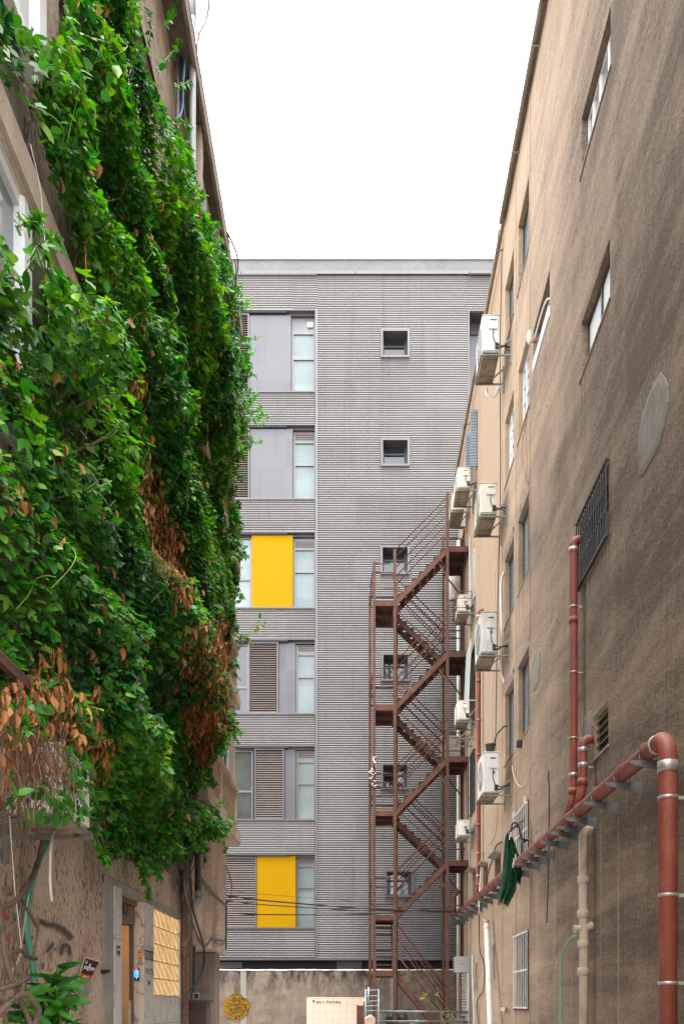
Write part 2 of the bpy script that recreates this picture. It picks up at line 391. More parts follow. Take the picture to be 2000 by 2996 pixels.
M['clampsteel'] = plain('dull steel clamp', (.34, .32, .29), .45, .6, .25, 8, .4, 0, (.20, .12, .08), 3)
M['bracket'] = plain('grey zinc bracket', (.115, .118, .118), .5, .4, .25, 6)
M['acbeige'] = plain('aged cream enamel', (.50, .47, .40), .5, 0, .07, 1.5, .35, 0, (.30, .24, .17), 1.1)
M['acgrey'] = plain('grey white enamel', (.48, .485, .46), .5, 0, .07, 1.5, .35, 0, (.31, .27, .21), 1.1)
M['acwhite'] = plain('white enamel', (.60, .585, .555), .48, 0, .05, 1.5, .35, 0, (.40, .35, .28), 1.1)
M['acunder'] = plain('grubby steel tray', (.23, .195, .15), .6, .1, .3, 4, .3, 0, (.10, .055, .03), 2)
M['acdark'] = plain('dark fan opening', (.055, .045, .042), .6, .1, .3, 4)
M['pvc'] = plain('white plastic pipe', (.68, .655, .62), .4, 0, .05, 2, .4, 0, (.45, .40, .34), .8)
M['greypvc'] = plain('grey plastic pipe', (.36, .37, .385), .42, 0, .06, 2)
M['greypvcdark'] = plain('darker grey plastic pipe', (.17, .18, .195), .5, 0, .15, 3)
M['beigepipe'] = plain('painted iron pipe', (.44, .345, .265), .75, 0, .16, 4, .2, .3, (.20, .14, .10), 1.6)
M['cable'] = plain('black cable', (.022, .021, .021), .5, 0, .2); M['cablegrey'] = plain('dusty grey cable', (.12, .10, .085), .7, 0, .25)
M['cablewhite'] = plain('off white cable', (.52, .46, .39), .6, 0, .1); M['cablered'] = plain('red wire', (.42, .05, .04), .5); M['cableblue'] = plain('blue wire', (.14, .24, .52), .5)
M['cablegreen'] = plain('green wire', (.03, .17, .12), .5); M['hose'] = plain('green plastic hose', (.055, .235, .155), .45, 0, .15, 3); M['teal'] = plain('teal garden hose', (.10, .36, .26), .45, 0, .1)
M['cableorange'] = plain('orange brown cable', (.36, .16, .06), .6)
M['grille'] = plain('charcoal painted grille', (.035, .038, .04), .5, .3, .2); M['grillewhite'] = plain('flaking white grille paint', (.50, .47, .44), .6, .1, .1, 4, .3, 0, (.20, .11, .07), 2.2)
M['alu'] = plain('grey aluminium frame', (.165, .165, .168), .4, .5, .08); M['aludark'] = plain('dark grey window frame', (.058, .062, .068), .45, .3, .15); M['whiteframe'] = plain('white window frame', (.64, .65, .66), .45, 0, .06)
M['curtain'] = plain('white blind', (.56, .57, .57), .8, 0, .07, 4); M['shutterblue'] = plain('blue grey shutter', (.17, .215, .245), .5, .2, .1)
M['sill'] = mat_concrete('stone sill', (.27, .21, .16), (.37, .29, .22), (.15, .11, .085), 2)
M['slat'] = plain('tan slat cladding', (.37, .255, .175), .7, 0, .16, 4, .2, .3)
M['dark'] = plain('dark void', (.012, .011, .010), .9); M['darkgrey'] = plain('dark grey sheet', (.05, .05, .053), .6)
M['marble'] = mat_marble('white marble', (.50, .49, .48), (.21, .21, .225)); M['marblewarm'] = mat_marble('veined marble', (.52, .43, .36), (.085, .06, .05))
M['bronze'] = plain('brown door metal', (.10, .082, .07), .4, .4, .12); M['bronzelit'] = plain('lit bronze door edge', (.30, .19, .11), .45, .2, .12)  # door edge: lit copy of the door metal, light put into its colour
M['glassblock'] = mat_glassblock(); M['grout'] = plain('grey grout', (.33, .285, .23), .8)
M['hallglow'] = mat_emit('hall lamp glow', (1.0, .52, .12), 1.0); M['halllamp'] = mat_emit('hall ceiling lamp', (1, .62, .30), 16.0)
M['leaf'] = mat_leaf('vine leaf'); M['dry'] = mat_leaf('dried vine leaf', .75, .2); M['stem'] = plain('vine stem', (.10, .125, .035), .6, 0, .3, 6)
M['wood'] = mat_concrete('vine bark', (.075, .055, .037), (.145, .105, .072), (.045, .034, .024), 5); M['straw'] = plain('dry straw stem', (.105, .054, .027), .8, 0, .3, 9)
M['black'] = plain('black paint', (.016, .015, .016), .55); M['red'] = plain('red paint', (.52, .035, .02), .45, 0, .08); M['white'] = plain('white paint', (.72, .71, .69), .5, 0, .05)
M['orange'] = plain('orange sticker', (.62, .30, .05), .6); M['blueglow'] = mat_emit('blue key glow', (.08, .35, 1.0), 1.2); M['redglow'] = mat_emit('red key glow', (1, .08, .05), 1.2); M['greenglow'] = mat_emit('green exit lamp', (.0, .9, .15), .7)
M['tile'] = mat_tile(); M['mural'] = plain('ochre mural paint', (.23, .115, .006), .85, 0, .28, 11, .1, .5, (.20, .115, .03), 4); M['ink'] = plain('dark mural line', (.05, .035, .015), .8)
M['spray'] = None
M['cloth'] = plain('dark green fabric', (.014, .052, .024), .92, 0, .35, 9, .1, .6); M['pot'] = plain('black plastic pot', (.022, .022, .024), .4)
M['boxgrey'] = plain('grey painted box', (.33, .33, .32), .5, .2, .08, 2, .4, 0, (.20, .17, .14)); M['roller'] = plain('pale roller slats', (.50, .47, .43), .5, .1, .06)
M['brownmetal'] = plain('brown ribbed metal', (.075, .048, .036), .5, .2, .2, 5); M['whitewall'] = plain('whitewashed wall', (.62, .59, .55), .85, 0, .08)
M['ground'] = mat_concrete('pale alley concrete', (.32, .29, .26), (.42, .385, .345), (.20, .18, .16), 1.5)
M['ply'] = plain('stained white board', (.47, .39, .33), .6, 0, .08, 2, .3, 0, (.26, .12, .06), .9); M['rag'] = plain('dirty white plastic', (.52, .46, .40), .6, 0, .2, 8)
M['bluepipe'] = plain('pale blue scaffold paint', (.28, .36, .40), .5, .2, .2, 6); M['flower'] = plain('yellow blossom', (.62, .42, .02), .6)
M['yellowplastic'] = plain('cream lamp globe', (.62, .52, .38), .4); M['ducttape'] = plain('silver foil tape', (.5, .47, .45), .4, .4)
M['orangepart'] = plain('orange insulation', (.40, .14, .05), .7)
# ================================================================== ground
g = MB()
g.quad((-300, -150, 0), (300, -150, 0), (300, 500, 0), (-300, 500, 0))
obj('ground', g, M['ground'], kind='structure')

# ================================================================== grey corrugated building
YF = 30.0
def fx(vx): return (vx-CX)*YF/F
def fz(vy): return EYE+(CY-vy)*YF/F
gb = thing('corrugated_building', 'tall grey office block clad in horizontal corrugated steel across the end of the alley', 'building', (0, YF, 0))
PITCH = .0795
def corrugated(mb, x0, x1, z0, z1, y, holes=(), amp=.024, panels=2.45, ph=0.0, mi=0, jit=True):
    xs = sorted({x0, x1, *[h[0] for h in holes], *[h[1] for h in holes]}); xs = [x for x in xs if x0 <= x <= x1]
    rnd = random.Random(int((x0+50)*100+z0*10))
    nx = []                                              # sheets, each a hair off its neighbour
    k = x0
    while k < x1: nx.append(k); k += panels*rnd.uniform(.75, 1.2)
    xs = sorted({*xs, *nx})
    xs = [a for i, a in enumerate(xs) if i == 0 or a-xs[i-1] > .003]
    zs = {z0, z1}; zs |= {h[2] for h in holes} | {h[3] for h in holes}
    q = 10; i0 = math.floor((z0-ph)/PITCH*q); i1 = math.ceil((z1-ph)/PITCH*q)
    zs |= {ph+i*PITCH/q for i in range(i0, i1+1)}
    zs = sorted(z for z in zs if z0 <= z <= z1)
    zs = [a for i, a in enumerate(zs) if i == 0 or a-zs[i-1] > 1e-4]
    def yo(z):
        t = ((z-ph)/PITCH) % 1.0
        return y-amp*(1-abs(math.cos(math.pi*t))**3.2)
    off = {}; cur = 0
    for a in xs:
        if any(abs(a-n) < .004 for n in nx): cur = rnd.uniform(-.004, .004) if jit else 0
        off[a] = (cur, rnd.uniform(-.006, .006) if jit else 0)
    for a, b in zip(xs, xs[1:]):
        mx = (a+b)/2; dy, dz = off[a]
        runs = []; cur_run = []
        for c, d in zip(zs, zs[1:]):
            mz = (c+d)/2
            hole = any(h[0] < mx < h[1] and h[2] < mz < h[3] for h in holes)
            if hole:
                if cur_run: runs.append(cur_run); cur_run = []
            else:
                if not cur_run: cur_run = [c]
                cur_run.append(d)
        if cur_run: runs.append(cur_run)
        for rn in runs:
            vs = []
            for z in rn: vs += [(a, yo(z+dz)+dy, z), (b, yo(z+dz)+dy, z)]
            mb.add(vs, [(2*i, 2*i+1, 2*i+3, 2*i+2) for i in range(len(rn)-1)], mi, True)

ZB, ZT, ZR = fz(2199), fz(632), fz(598)
XT = fx(725)                                             # vertical steel trim between the two bays
SMALL = [(757, 822, 873, 939), (1007, 1071, 873, 939), (1253, 1319, 872, 939), (1499, 1564, 874, 940), (1751.6, 1812, 873, 938), (1996, 2059, 882, 948)]
OPEN = [(713, 899), (976, 1145), (1222, 1395), (1468, 1637.5), (1712.5, 1881), (1961, 2129)]
hs = [(fx(a)+.06, fx(b)-.06, fz(d)+.06, fz(c)-.06) for c, d, a, b in SMALL]
rec = (fx(1074), fx(1190), fz(2050), fz(714))
mb = MB(); corrugated(mb, XT+.05, 12, ZB, ZT, YF, hs+[rec])
obj('cladding', mb, M['clad'], gb)
mb = MB(); corrugated(mb, -12, XT+.05, fz(713), ZT, YF-.004, ph=.03); obj('cladding', mb, M['clad'], gb)
for (a0, b0), (a1, b1) in zip(OPEN, OPEN[1:]+[(2199, 0)]):
    mb = MB(); corrugated(mb, -12, XT-.05, fz(a1), fz(b0), YF-.004, ph=.03); obj('cladding', mb, M['clad'], gb, label='ribbed spandrel strip between two window bands')
# body, roof, parapet
mb = MB(); mb.box(-12, 12, YF+.62, YF+16, .0, ZR-.02)
obj('wall', mb, M['conc_grey'], gb)
mb = MB()
mb.box(-12, 12, YF-.03, YF+.6, fz(624), ZR); mb.box(-12, 12, YF-.06, YF+.62, ZR, ZR+.035)
obj('parapet', mb, M['conc_grey'], gb)
mb = MB()
x = -12.0
while x < 12: mb.box(x, x+3.98, YF-.075, YF-.034, fz(631)-.01, fz(624)); x += 4
mb.box(-12, XT, YF-.07, YF+.3, fz(633.5), fz(632)); mb.box(XT-.035, XT+.06, YF-.055, YF+.02, ZB-.03, fz(712)); mb.box(-12, 12, YF-.07, YF+.02, ZB-.07, ZB)
obj('flashing', mb, M['trim'], gb)
mb = MB(); mb.box(fx(1074), 12, YF-.09, YF-.07, fz(635), fz(631.3)); obj('shadow_gap', mb, M['dark'], gb)
mb = MB(); mb.cyl((fx(1075), YF+.3, ZR+.03), (0, 0, 1), .06, .16, 12); mb.cyl((fx(1075), YF+.3, ZR+.17), (0, 0, 1), .035, .06, 12); obj('roof_vent', mb, M['steel'], gb)
# screws
mb = MB()
for r_ in range(38):
    z = ZB+.25+r_*.62
    for xx in (fx(728)+.35, fx(800), fx(862), fx(955), fx(1010), fx(1060), fx(1110), fx(1150)):
        if any(h[0]-.1 < xx < h[1]+.1 and h[2]-.1 < z < h[3]+.1 for h in hs+[rec]): continue
        if z < ZT-.1: mb.box(xx-.009, xx+.009, YF-.026, YF-.012, z-.009, z+.009)
obj('screws', mb, M['darkgrey'], gb).__setitem__('kind', 'stuff')
# dark ground floor under the cladding
mb = MB(); mb.box(-12, 12, YF+.1, YF+.6, 0, ZB-.08); obj('ground_floor_wall', mb, M['dark'], gb)
mb = MB(); mb.box(fx(480), fx(555), YF+.05, YF+.1, fz(2222), fz(2207)); mb.box(fx(772), fx(830), YF+.05, YF+.1, 1.0, fz(2202)); mb.box(fx(1010), fx(1045), YF+.06, YF+.098, fz(2212), fz(2210)); obj('ground_floor_panel', mb, M['darkgrey'], gb)
# the tall recess at the right
mb = MB(); mb.box(rec[0]+.02, 12, YF+.55, YF+.6, rec[2], rec[3]); mb.box(rec[0]-.02, rec[0]+.03, YF-.03, YF+.55, rec[2], rec[3]+.02)
obj('recess_wall', mb, M['panelgrey'], gb)
mb = MB(); mb.box(rec[0]+.03, 12, YF, YF+.55, rec[3]-.03, rec[3]-.005); mb.box(rec[0]+.03, 12, YF+.5, YF+.548, rec[3]-.42, rec[3]-.03); obj('recess_soffit', mb, M['darkgrey'], gb)

# small deep-set windows
for i, (c, d, a, b) in enumerate(SMALL):
    x0, x1, z0, z1 = fx(a), fx(b), fz(d), fz(c); t = .075
    w = MB()
    w.box(x0, x1, YF-.07, YF+.02, z1-t, z1); w.box(x0, x1, YF-.07, YF+.02, z0, z0+t)
    w.box(x0, x0+t, YF-.07, YF+.02, z0+t, z1-t); w.box(x1-t, x1, YF-.07, YF+.02, z0+t, z1-t)
    wo = obj('window', w, M['trim'], gb)
    q = MB(); D = .36                                     # reveals
    q.box(x0+t-.01, x0+t, YF+.02, YF+D, z0+t, z1-t); q.box(x1-t, x1-t+.01, YF+.02, YF+D, z0+t, z1-t)
    q.box(x0+t-.01, x1-t+.01, YF+.02, YF+D, z1-t, z1-t+.01); q.box(x0+t-.01, x1-t+.01, YF+.02, YF+D, z0+t-.01, z0+t)
    obj('reveal', q, M['trim'], wo)
    q = MB(); fr = .06
    for (p0, p1, p2, p3) in ((x0+t, x1-t, z1-t-.30, z1-t-.24), (x0+t, x1-t, z0+t, z0+t+fr)): q.box(p0, p1, YF+D-.05, YF+D+.02, p2, p3)
    q.box(x0+t, x0+t+fr, YF+D-.051, YF+D+.02, z0+t, z1-t); q.box(x1-t-fr*1.6, x1-t, YF+D-.051, YF+D+.02, z0+t, z1-t)
    obj('frame', q, M['aludark'], wo)
    q = MB(); q.box(x0+t, x1-t, YF+D, YF+D+.03, z0+t, z1-t)
    obj('pane', q, M['glass'], wo)
    if i == 2:
        q = MB(); q.box(fx(895), fx(903), YF+D-.03, YF+D-.008, fz(1284), fz(1280)); obj('exit_lamp', q, M['greenglow'], wo, label='small green lamp glowing behind the glass')

# storeys of the left bay: louvres, sliding panels, frosted side windows
def louver(x0, x1, z0, z1, y):
    r = MB(); r.box(x0, x0+.05, y-.02, y+.05, z0, z1); r.box(x1-.05, x1, y-.02, y+.05, z0, z1); r.box(x0+.05, x1-.05, y-.018, y+.05, z1-.04, z1); r.box(x0+.05, x1-.05, y-.018, y+.05, z0, z0+.04)
    o = obj('louver_shutter', r, M['trim'], gb)
    s = MB(); z = z0+.045
    while z < z1-.06:
        s.add([(x0+.05, y-.012, z), (x1-.05, y-.012, z), (x1-.05, y+.035, z+.058), (x0+.05, y+.035, z+.058), (x0+.05, y-.004, z-.006), (x1-.05, y-.004, z-.006), (x1-.05, y+.043, z+.052), (x0+.05, y+.043, z+.052)],
              [(0,1,2,3), (7,6,5,4), (0,4,5,1), (3,2,6,7)]); z += .0795
    obj('slats', s, M['louver'], o)
    b = MB(); b.box(x0+.05, x1-.05, y+.046, y+.05, z0+.04, z1-.04); obj('backing', b, M['dark'], o)
def panel(x0, x1, z0, z1, y, m, lab=None):
    p = MB(); p.bbox(x0, x1, y-.02, y+.035, z0, z1, .006); obj('sliding_panel', p, m, gb, label=lab)
def sidewin(x0, x1, rows, y, zb, zt, vent=None, box=False):
    f = MB(); t = .05
    f.box(x0-.02, x0+t, y-.02, y+.08, zb, zt); f.box(x1-t*.6, x1, y-.02, y+.08, zb, zt)
    o = obj('window', f, M['alu'], gb)
    zr = sorted([z for r in rows for z in r])
    for a, b in zip([zb]+zr[1::2], zr[0::2]+[zt]):
        if b-a > .01: g = MB(); g.box(x0+t, x1-t*.6, y-.012, y+.08, a, b); obj('transom', g, M['alu'], o)
    p = MB()
    for a, b in rows: p.box(x0+t, x1-t*.6, y+.03, y+.045, a, b)
    obj('pane', p, M['frost'], o)
    if vent:
        v = MB(); z = vent[0]
        while z < vent[1]-.03: v.box(x0+t, x1-t*.6, y-.03, y-.013, z, z+.045); z += .075
        obj('vent_grille', v, M['louver'], o)
    if box:
        v = MB(); v.bbox(fx(704), fx(717), y-.07, y-.012, fz(743), fz(731.5), .01); obj('sensor_box', v, M['acwhite'], o)
def leftglass(x0, x1, z0, z1, zm, y, m):
    f = MB(); t = .05
    f.box(x1-t, x1, y-.02, y+.06, z0, z1); f.box(x0, x1-t, y-.02, y+.06, z0, z0+t); f.box(x0, x1-t, y-.02, y+.06, z1-t, z1); f.box(x0, x1-t, y-.018, y+.06, zm-.035, zm+.035)
    o = obj('window', f, M['alu'], gb)
    p = MB(); p.box(x0, x1-t, y+.02, y+.03, z0+t, z1-t); obj('pane', p, m, o)
    return o
REC = YF+.20
for i, (a, b) in enumerate(OPEN):
    z1, z0 = fz(a), fz(b)
    q = MB(); q.box(-12, fx(722), YF+.30, YF+.55, z0, z1); obj('back_wall', q, M['darkgrey'], gb)
    q = MB(); q.box(-12, fx(722)+.02, YF-.05, YF+.3, z0-.035, z0+.012); q.box(-12, fx(722)+.02, YF-.05, YF+.3, z1-.012, z1+.03)
    obj('sill', q, M['trim'], gb)
    q = MB(); q.box(fx(722), XT-.036, YF-.03, YF+.3, z0+.012, z1-.012); q.box(-12, fx(722), YF+.1, YF+.3, z1-.09, z1-.013)
    obj('jamb', q, M['trim'], gb)
    zb, zt = z0+.014, z1-.1
    q = MB(); q.box(fx(545), fx(657+i), YF-.02, YF+.05, z1-.06, z1-.014); obj('track', q, M['aludark'], gb)
    if i == 0:
        louver(fx(500), fx(571), zb, fz(718), YF+.02); panel(fx(571.5), fx(667), zb, fz(721), YF+.06, M['panelgrey'])
        sidewin(fx(669), fx(721), [(fz(807), fz(757)), (zb+.03, fz(816))], REC, zb, zt, None, True)
    if i == 1:
        louver(fx(500), fx(572), zb, fz(981), YF+.02); panel(fx(573), fx(671), zb, fz(982), YF+.06, M['panelgrey'])
        sidewin(fx(673), fx(721), [(fz(1053), fz(1009)), (zb+.03, fz(1061))], REC, zb, zt, (fz(1001), fz(988)))
    if i == 2:
        o = leftglass(fx(490), fx(576), zb, zt, fz(1325), YF+.16, M['skyglass']); panel(fx(576.5), fx(671.5), zb, fz(1227), YF+.05, M['yellow'], 'upper yellow sliding panel')
        sidewin(fx(673), fx(721), [(fz(1300), fz(1256)), (zb+.03, fz(1308))], REC, zb, zt, (fz(1249), fz(1236)))
    if i == 3:
        leftglass(fx(490), fx(568), zb, zt, fz(1574), YF+.16, M['glass']); louver(fx(569), fx(638), zb, fz(1473), YF+.02); panel(fx(638.5), fx(677), zb, fz(1474), YF+.10, M['panelgrey'])
        sidewin(fx(679), fx(721), [(fz(1543), fz(1499)), (zb+.03, fz(1551))], REC, zb, zt, (fz(1489), fz(1476)))
    if i == 4:
        leftglass(fx(490), fx(579), zb, zt, fz(1814), YF+.16, M['glass2']); louver(fx(583), fx(651), zb, fz(1718), YF+.02); panel(fx(651.5), fx(677), zb, fz(1719), YF+.10, M['panelgrey'])
        sidewin(fx(679), fx(721), [(fz(1790), fz(1747)), (zb+.03, fz(1797))], REC, zb, zt, (fz(1735), fz(1721)))
    if i == 5:
        louver(fx(500), fx(588), zb, fz(1967), YF+.02); panel(fx(588.5), fx(678), zb, fz(1963), YF+.05, M['yellow'], 'lower yellow sliding panel')
        sidewin(fx(680), fx(721), [(fz(2027), fz(1988)), (zb+.03, fz(2037))], REC, zb, zt, (fz(1978), fz(1965)))

# ================================================================== boundary wall of concrete blocks
YW = 28.4
def wx(vx): return (vx-CX)*YW/F
def wz(vy): return EYE+(CY-vy)*YW/F
bw = thing('boundary_wall', 'stained concrete block wall across the alley below the corrugated building', 'wall', (0, YW, 0))
mb = MB(); rows = []
rnd = random.Random(3)
xs = [(-9+i*.2) for i in range(91)]
front = [[(x, YW, 0) for x in xs], [(x, YW+rnd.uniform(-.004, .004), wz(2228)+rnd.uniform(-.012, .012)) for x in xs], [(x, YW+.03, wz(2226)+rnd.uniform(-.014, .014)) for x in xs], [(x, YW+.2, wz(2226)) for x in xs], [(x, YW+.2, 0) for x in xs]]
mb.grid(front, 0, False)
obj('blocks', mb, M['block'], bw)
mb = MB(); mb.grid([[(x, YW-.012+rnd.uniform(-.008, .004), wz(2226)+rnd.uniform(-.02, .0)) for x in xs], [(x, YW+.01, wz(2224.4)+rnd.uniform(-.01, .012)) for x in xs], [(x, YW+.21, wz(2224.4)) for x in xs]], 0, False)
obj('coping', mb, M['whitewall'], bw, label='chipped whitewashed top edge')
for a, b in ((552, 558), (724, 738)):                   # concrete posts cast between the blocks
    q = MB(); q.box(wx(a+170 if a > 700 else a), wx(b+172 if a > 700 else b+7), YW-.013, YW, 0, wz(2229)); obj('pier', q, M['cement'], bw)
q = MB(); q.bbox(wx(703), wx(838), YW-.05, YW-.001, .3, wz(2288.5), .012)
tp = obj('tile_panel', q, M['tile'], bw, label='pale pink tiled panel with hand lettering')
# hand lettering, drawn as strokes
q = MB()
def stroke(pts, r, y): q.tube([ony(a, b, y) for a, b in pts], r, 6)
L = [[(716.5,2296.8),(722,2296.3)], [(719.2,2296.5),(719,2301.4)], [(725.3,2301.5),(727.8,2296.8),(730,2301.2)], [(726.3,2299.6),(729.2,2299.4)], [(733.4,2296.5),(733.3,2301.1),(736.6,2300.8)], [(740.2,2296.5),(740.2,2301.2)], [(744.6,2300.4),(744.2,2302.2)], [(748.2,2296.6),(750.4,2299),(752.6,2296.4)], [(750.4,2299),(750.2,2302)], [(755.2,2296.8),(755.6,2300.6),(757.6,2301.5),(759.4,2300.4),(759.4,2296.6)], [(762.6,2296.8),(765,2301.2),(767.4,2296.7)], [(769.8,2301.6),(772.4,2296.9),(774.4,2301.4)], [(770.8,2300),(773.6,2299.8)], [(777.4,2296.9),(777.4,2301.4),(781,2301.2)]]
for s_ in L: stroke(s_, .013, YW-.055)
obj('lettering', q, M['black'], tp)
# worn ochre wall painting of a round hill town with a tower
q = MB()
c0 = (541, 2310.5); pts = []
for i in range(64):
    t = 2*math.pi*i/64; r = 30*(1+.035*math.sin(5*t)+.03*math.sin(11*t+1))
    vx, vy = c0[0]+r*math.cos(t), c0[1]-r*.98*math.sin(t)
    if math.sin(t) > .35:                               # flat stepped roofs along the top
        vy = c0[1]-r*.98*math.sin(t); vy = round(vy/4.5)*4.5+1
    pts.append(ony(vx, vy, YW-.0155))
q.add(pts, [list(range(64))])
q.add([ony(a, b, YW-.0155) for a, b in ((538.5,2283.5),(543.5,2283.5),(543,2267),(541.2,2264.5),(539.2,2267))], [(0,1,2,3,4)])
mu = obj('wall_painting', q, M['mural'], bw, label='ochre painting of a round hill town with a tower')
q = MB(); rr = random.Random(5)
for k in range(115):
    a = rr.uniform(0, 2*math.pi); r = 27*math.sqrt(rr.random()); x, y = c0[0]+r*math.cos(a), c0[1]-r*math.sin(a)*.95
    w, h = rr.uniform(2.2, 5.5), rr.uniform(1.6, 3.6); s = rr.random()
    if (x-c0[0])**2+(y-c0[1])**2 > 25**2: continue
    pl = [(x, y+h), (x, y), (x+w, y), (x+w, y+h*.8)] if s < .62 else ([(x, y), (x+w, y+.3), (x+w, y+h)] if s < .85 else [(x, y+h), (x+w*.15, y+h*.3), (x+w*.5, y), (x+w*.85, y+h*.3), (x+w, y+h)])
    stroke(pl, .0075, YW-.017)
stroke([(538.5,2283.5),(539.2,2267),(541.2,2264.5),(543,2267),(543.5,2283.5)], .007, YW-.017)
stroke([((p[0]*F/YW)+CX, CY-(p[2]-EYE)*F/YW) for p in [tuple(v) for v in pts[-14:]+pts[:22]]], .008, YW-.017)
obj('drawn_lines', q, M['ink'], mu)
# faded chalk-like letter strokes on the blocks
q = MB()
for cx_, cy_, s in ((610,2262,9),(622,2265,8),(632,2262,8),(645,2264,9),(655,2263,8),(618,2286,9),(640,2284,8),(655,2286,9),(668,2284,7),(610,2305,8),(628,2306,8),(640,2305,8)):
    cy_ += 2; t0 = rr.uniform(0, 6); stroke([(cx_+s*.5*math.cos(t0+t*.5), cy_+s*.7*math.sin(t0+t*.5)) for t in range(9)], .0048, YW-.001)
obj('scrawl', q, M['cablegrey'], bw, label='faint looping scrawl')

# white painted wall behind the open ground floor at left
q = MB(); q.box(-9, wx(516), 24.6, 24.75, 0, 2.05)
ww = obj('whitewashed_wall', q, M['whitewall'], label='low whitewashed wall with black scribbles behind the concrete column', cat='wall')
q = MB()
for k in range(9):
    cx_, cy_ = 472+rr.uniform(0, 36), 2275+rr.uniform(0, 60); t0 = rr.uniform(0, 6)
    pl = [(cx_+7*math.cos(t0+t*.6), cy_+9*math.sin(t0+t*.6)) for t in range(9)]
    q.tube([ony(a, b, 24.598) for a, b in pl], .008, 5)
WL[ww.name] = Vector(ww.location); obj('scribble', q, M['black'], ww)

# ================================================================== fire escape
YA, YB = 26.0, 27.45                                     # front and back of the stair tower
XO, XI, XR_, XW = .56, 1.19, 2.79, 3.40                  # outer left, inner left, inner right, wall side
def sz(vy, Y=YA): return EYE+(CY-vy)*Y/F
fe = thing('fire_escape', 'rusty brown steel zigzag fire escape against the rendered wall', 'staircase', (XR_, YA, 0))
RL = [15.45, 12.25, 9.05, 5.89]                          # landings at the wall
LLd = [13.80, 10.62, 7.41, 4.23]                         # landings on the free side
LOW = 2.53
pw = .085
def post(x, y, z0, z1, m='rust', w=pw):
    q = MB(); q.box(x-w/2, x+w/2, y-w/2, y+w/2, z0, z1); obj('post', q, M[m], fe)
post(XO, YA, 0, 14.98); post(XI, YA, 0, 15.35); post(XR_, YA, 0, 18.0 if False else 17.05)
post(XO-.10, YB, 0, 14.6); post(XI+.12, YB, 0, 14.9, 'rust', .075); post(XR_+.02, YB, 0, 16.5, 'rust', .07); post(XW+.0, YB-.05, 0, 16.4, 'rustdark', .09); post(XW-.03, YA+.62, 9.2, 16.3, 'rustdark', .05)
def landing(x0, x1, z, y0=YA-.02, y1=YB+.02):
    q = MB(); q.box(x0, x1, y0, y0+.06, z-.17, z); q.box(x0, x1, y1-.06, y1, z-.17, z); q.box(x0, x0+.06, y0+.06, y1-.06, z-.169, z-.001); q.box(x1-.06, x1, y0+.06, y1-.06, z-.169, z-.001)
    o = obj('landing', q, M['rust'], fe)
    q = MB(); q.box(x0+.06, x1-.06, y0+.06, y1-.06, z-.03, z-.006); q.box(x0+.06, x1-.06, (y0+y1)/2-.05, (y0+y1)/2+.05, z-.15, z-.03)
    obj('deck', q, M['rustdark'], o)
def railing(pts_list, r=.017):
    q = MB()
    for a, b in pts_list: q.tube([a, b], r, 6)
    obj('railing', q, M['rust'], fe)
def flight(xa, za, xb, zb, y0, y1, offs, n=7, back=False):
    q = MB()
    for y in (y0, y1):
        q.beam((xa, y, za-.10), (xb, y, zb-.10), .035, .15)
    o = obj('flight', q, M['rustdark' if back else 'rust'], fe)
    for k in range(1, n+1):
        t = k/(n+.35); x = xa+(xb-xa)*t; z = za+(zb-za)*t; s = 1 if xb > xa else -1
        d = MB(); d.box(x-.125, x+.125, y0+.02, y1-.02, z-.006, z+.006)
        d.beam((x-.10, y0+.02, z-.006), (x-.10*s+.02*s, y0+.02, z-.20), .012, .012); d.beam((x-.0, y0+.03, z-.20), (x-.1, y0+.03, z), .01, .02); d.beam((x+.0, y0+.03, z-.20), (x+.11, y0+.03, z), .01, .02)
        d.box(x-s*.118-.004, x-s*.118+.004, y0+.02, y1-.02, z-.06, z-.006)
        obj('tread', d, M['rustdark'], o)
    rl = []
    for y, of in ((y0, offs[0]), (y1, offs[1])):
        for h in of: rl.append(((xa, y, za+h), (xb, y, zb+h)))
    railing(rl)
YM = (YA+YB)/2
for i, z in enumerate(RL): landing(XR_, XW+.02, z)
for i, z in enumerate(LLd): landing(XO, XI, z)
for i in range(4):
    flight(XI, LLd[i], XR_, RL[i], YA, YM-.04, (((1.52, 1.30) if i == 0 else (1.30, 1.08, .72)), (1.3, 1.02, .75)))
    if i < 3: flight(XR_, RL[i+1], XI, LLd[i], YM+.04, YB, ((1.15, .9, .6), (1.2, .85, .5)), back=True)
    z = LLd[i]
    rl = []
    for h in (1.12, .85, .54): rl += [((XO, YA, z+h), (XI, YA, z+h)), ((XO-.1, YB, z+h), (XO, YA, z+h)), ((XO-.1, YB, z+h-.06), (XI+.12, YB, z+h-.06))]
    railing(rl)
    z = RL[i]
    railing([((XR_, YB, z+h), (XW, YB, z+h)) for h in (1.02, .6)]+[((XW, YM, z+h-.1), (XW, YB, z+h-.1)) for h in (1.02, .6)]+[((XR_, YM, z+.95), (XW, YM, z+.95))])
    q = MB(); q.beam((XR_+.02, YA+.02, z-.95), (XR_-.3, YA+.05, z-.45), .03, .05); obj('brace', q, M['rustdark'], fe); q = MB(); q.beam((XW, YB-.1, z-.9), (XW-.55, YB-.1, z-.18), .03, .04); obj('brace', q, M['rustdark'], fe)
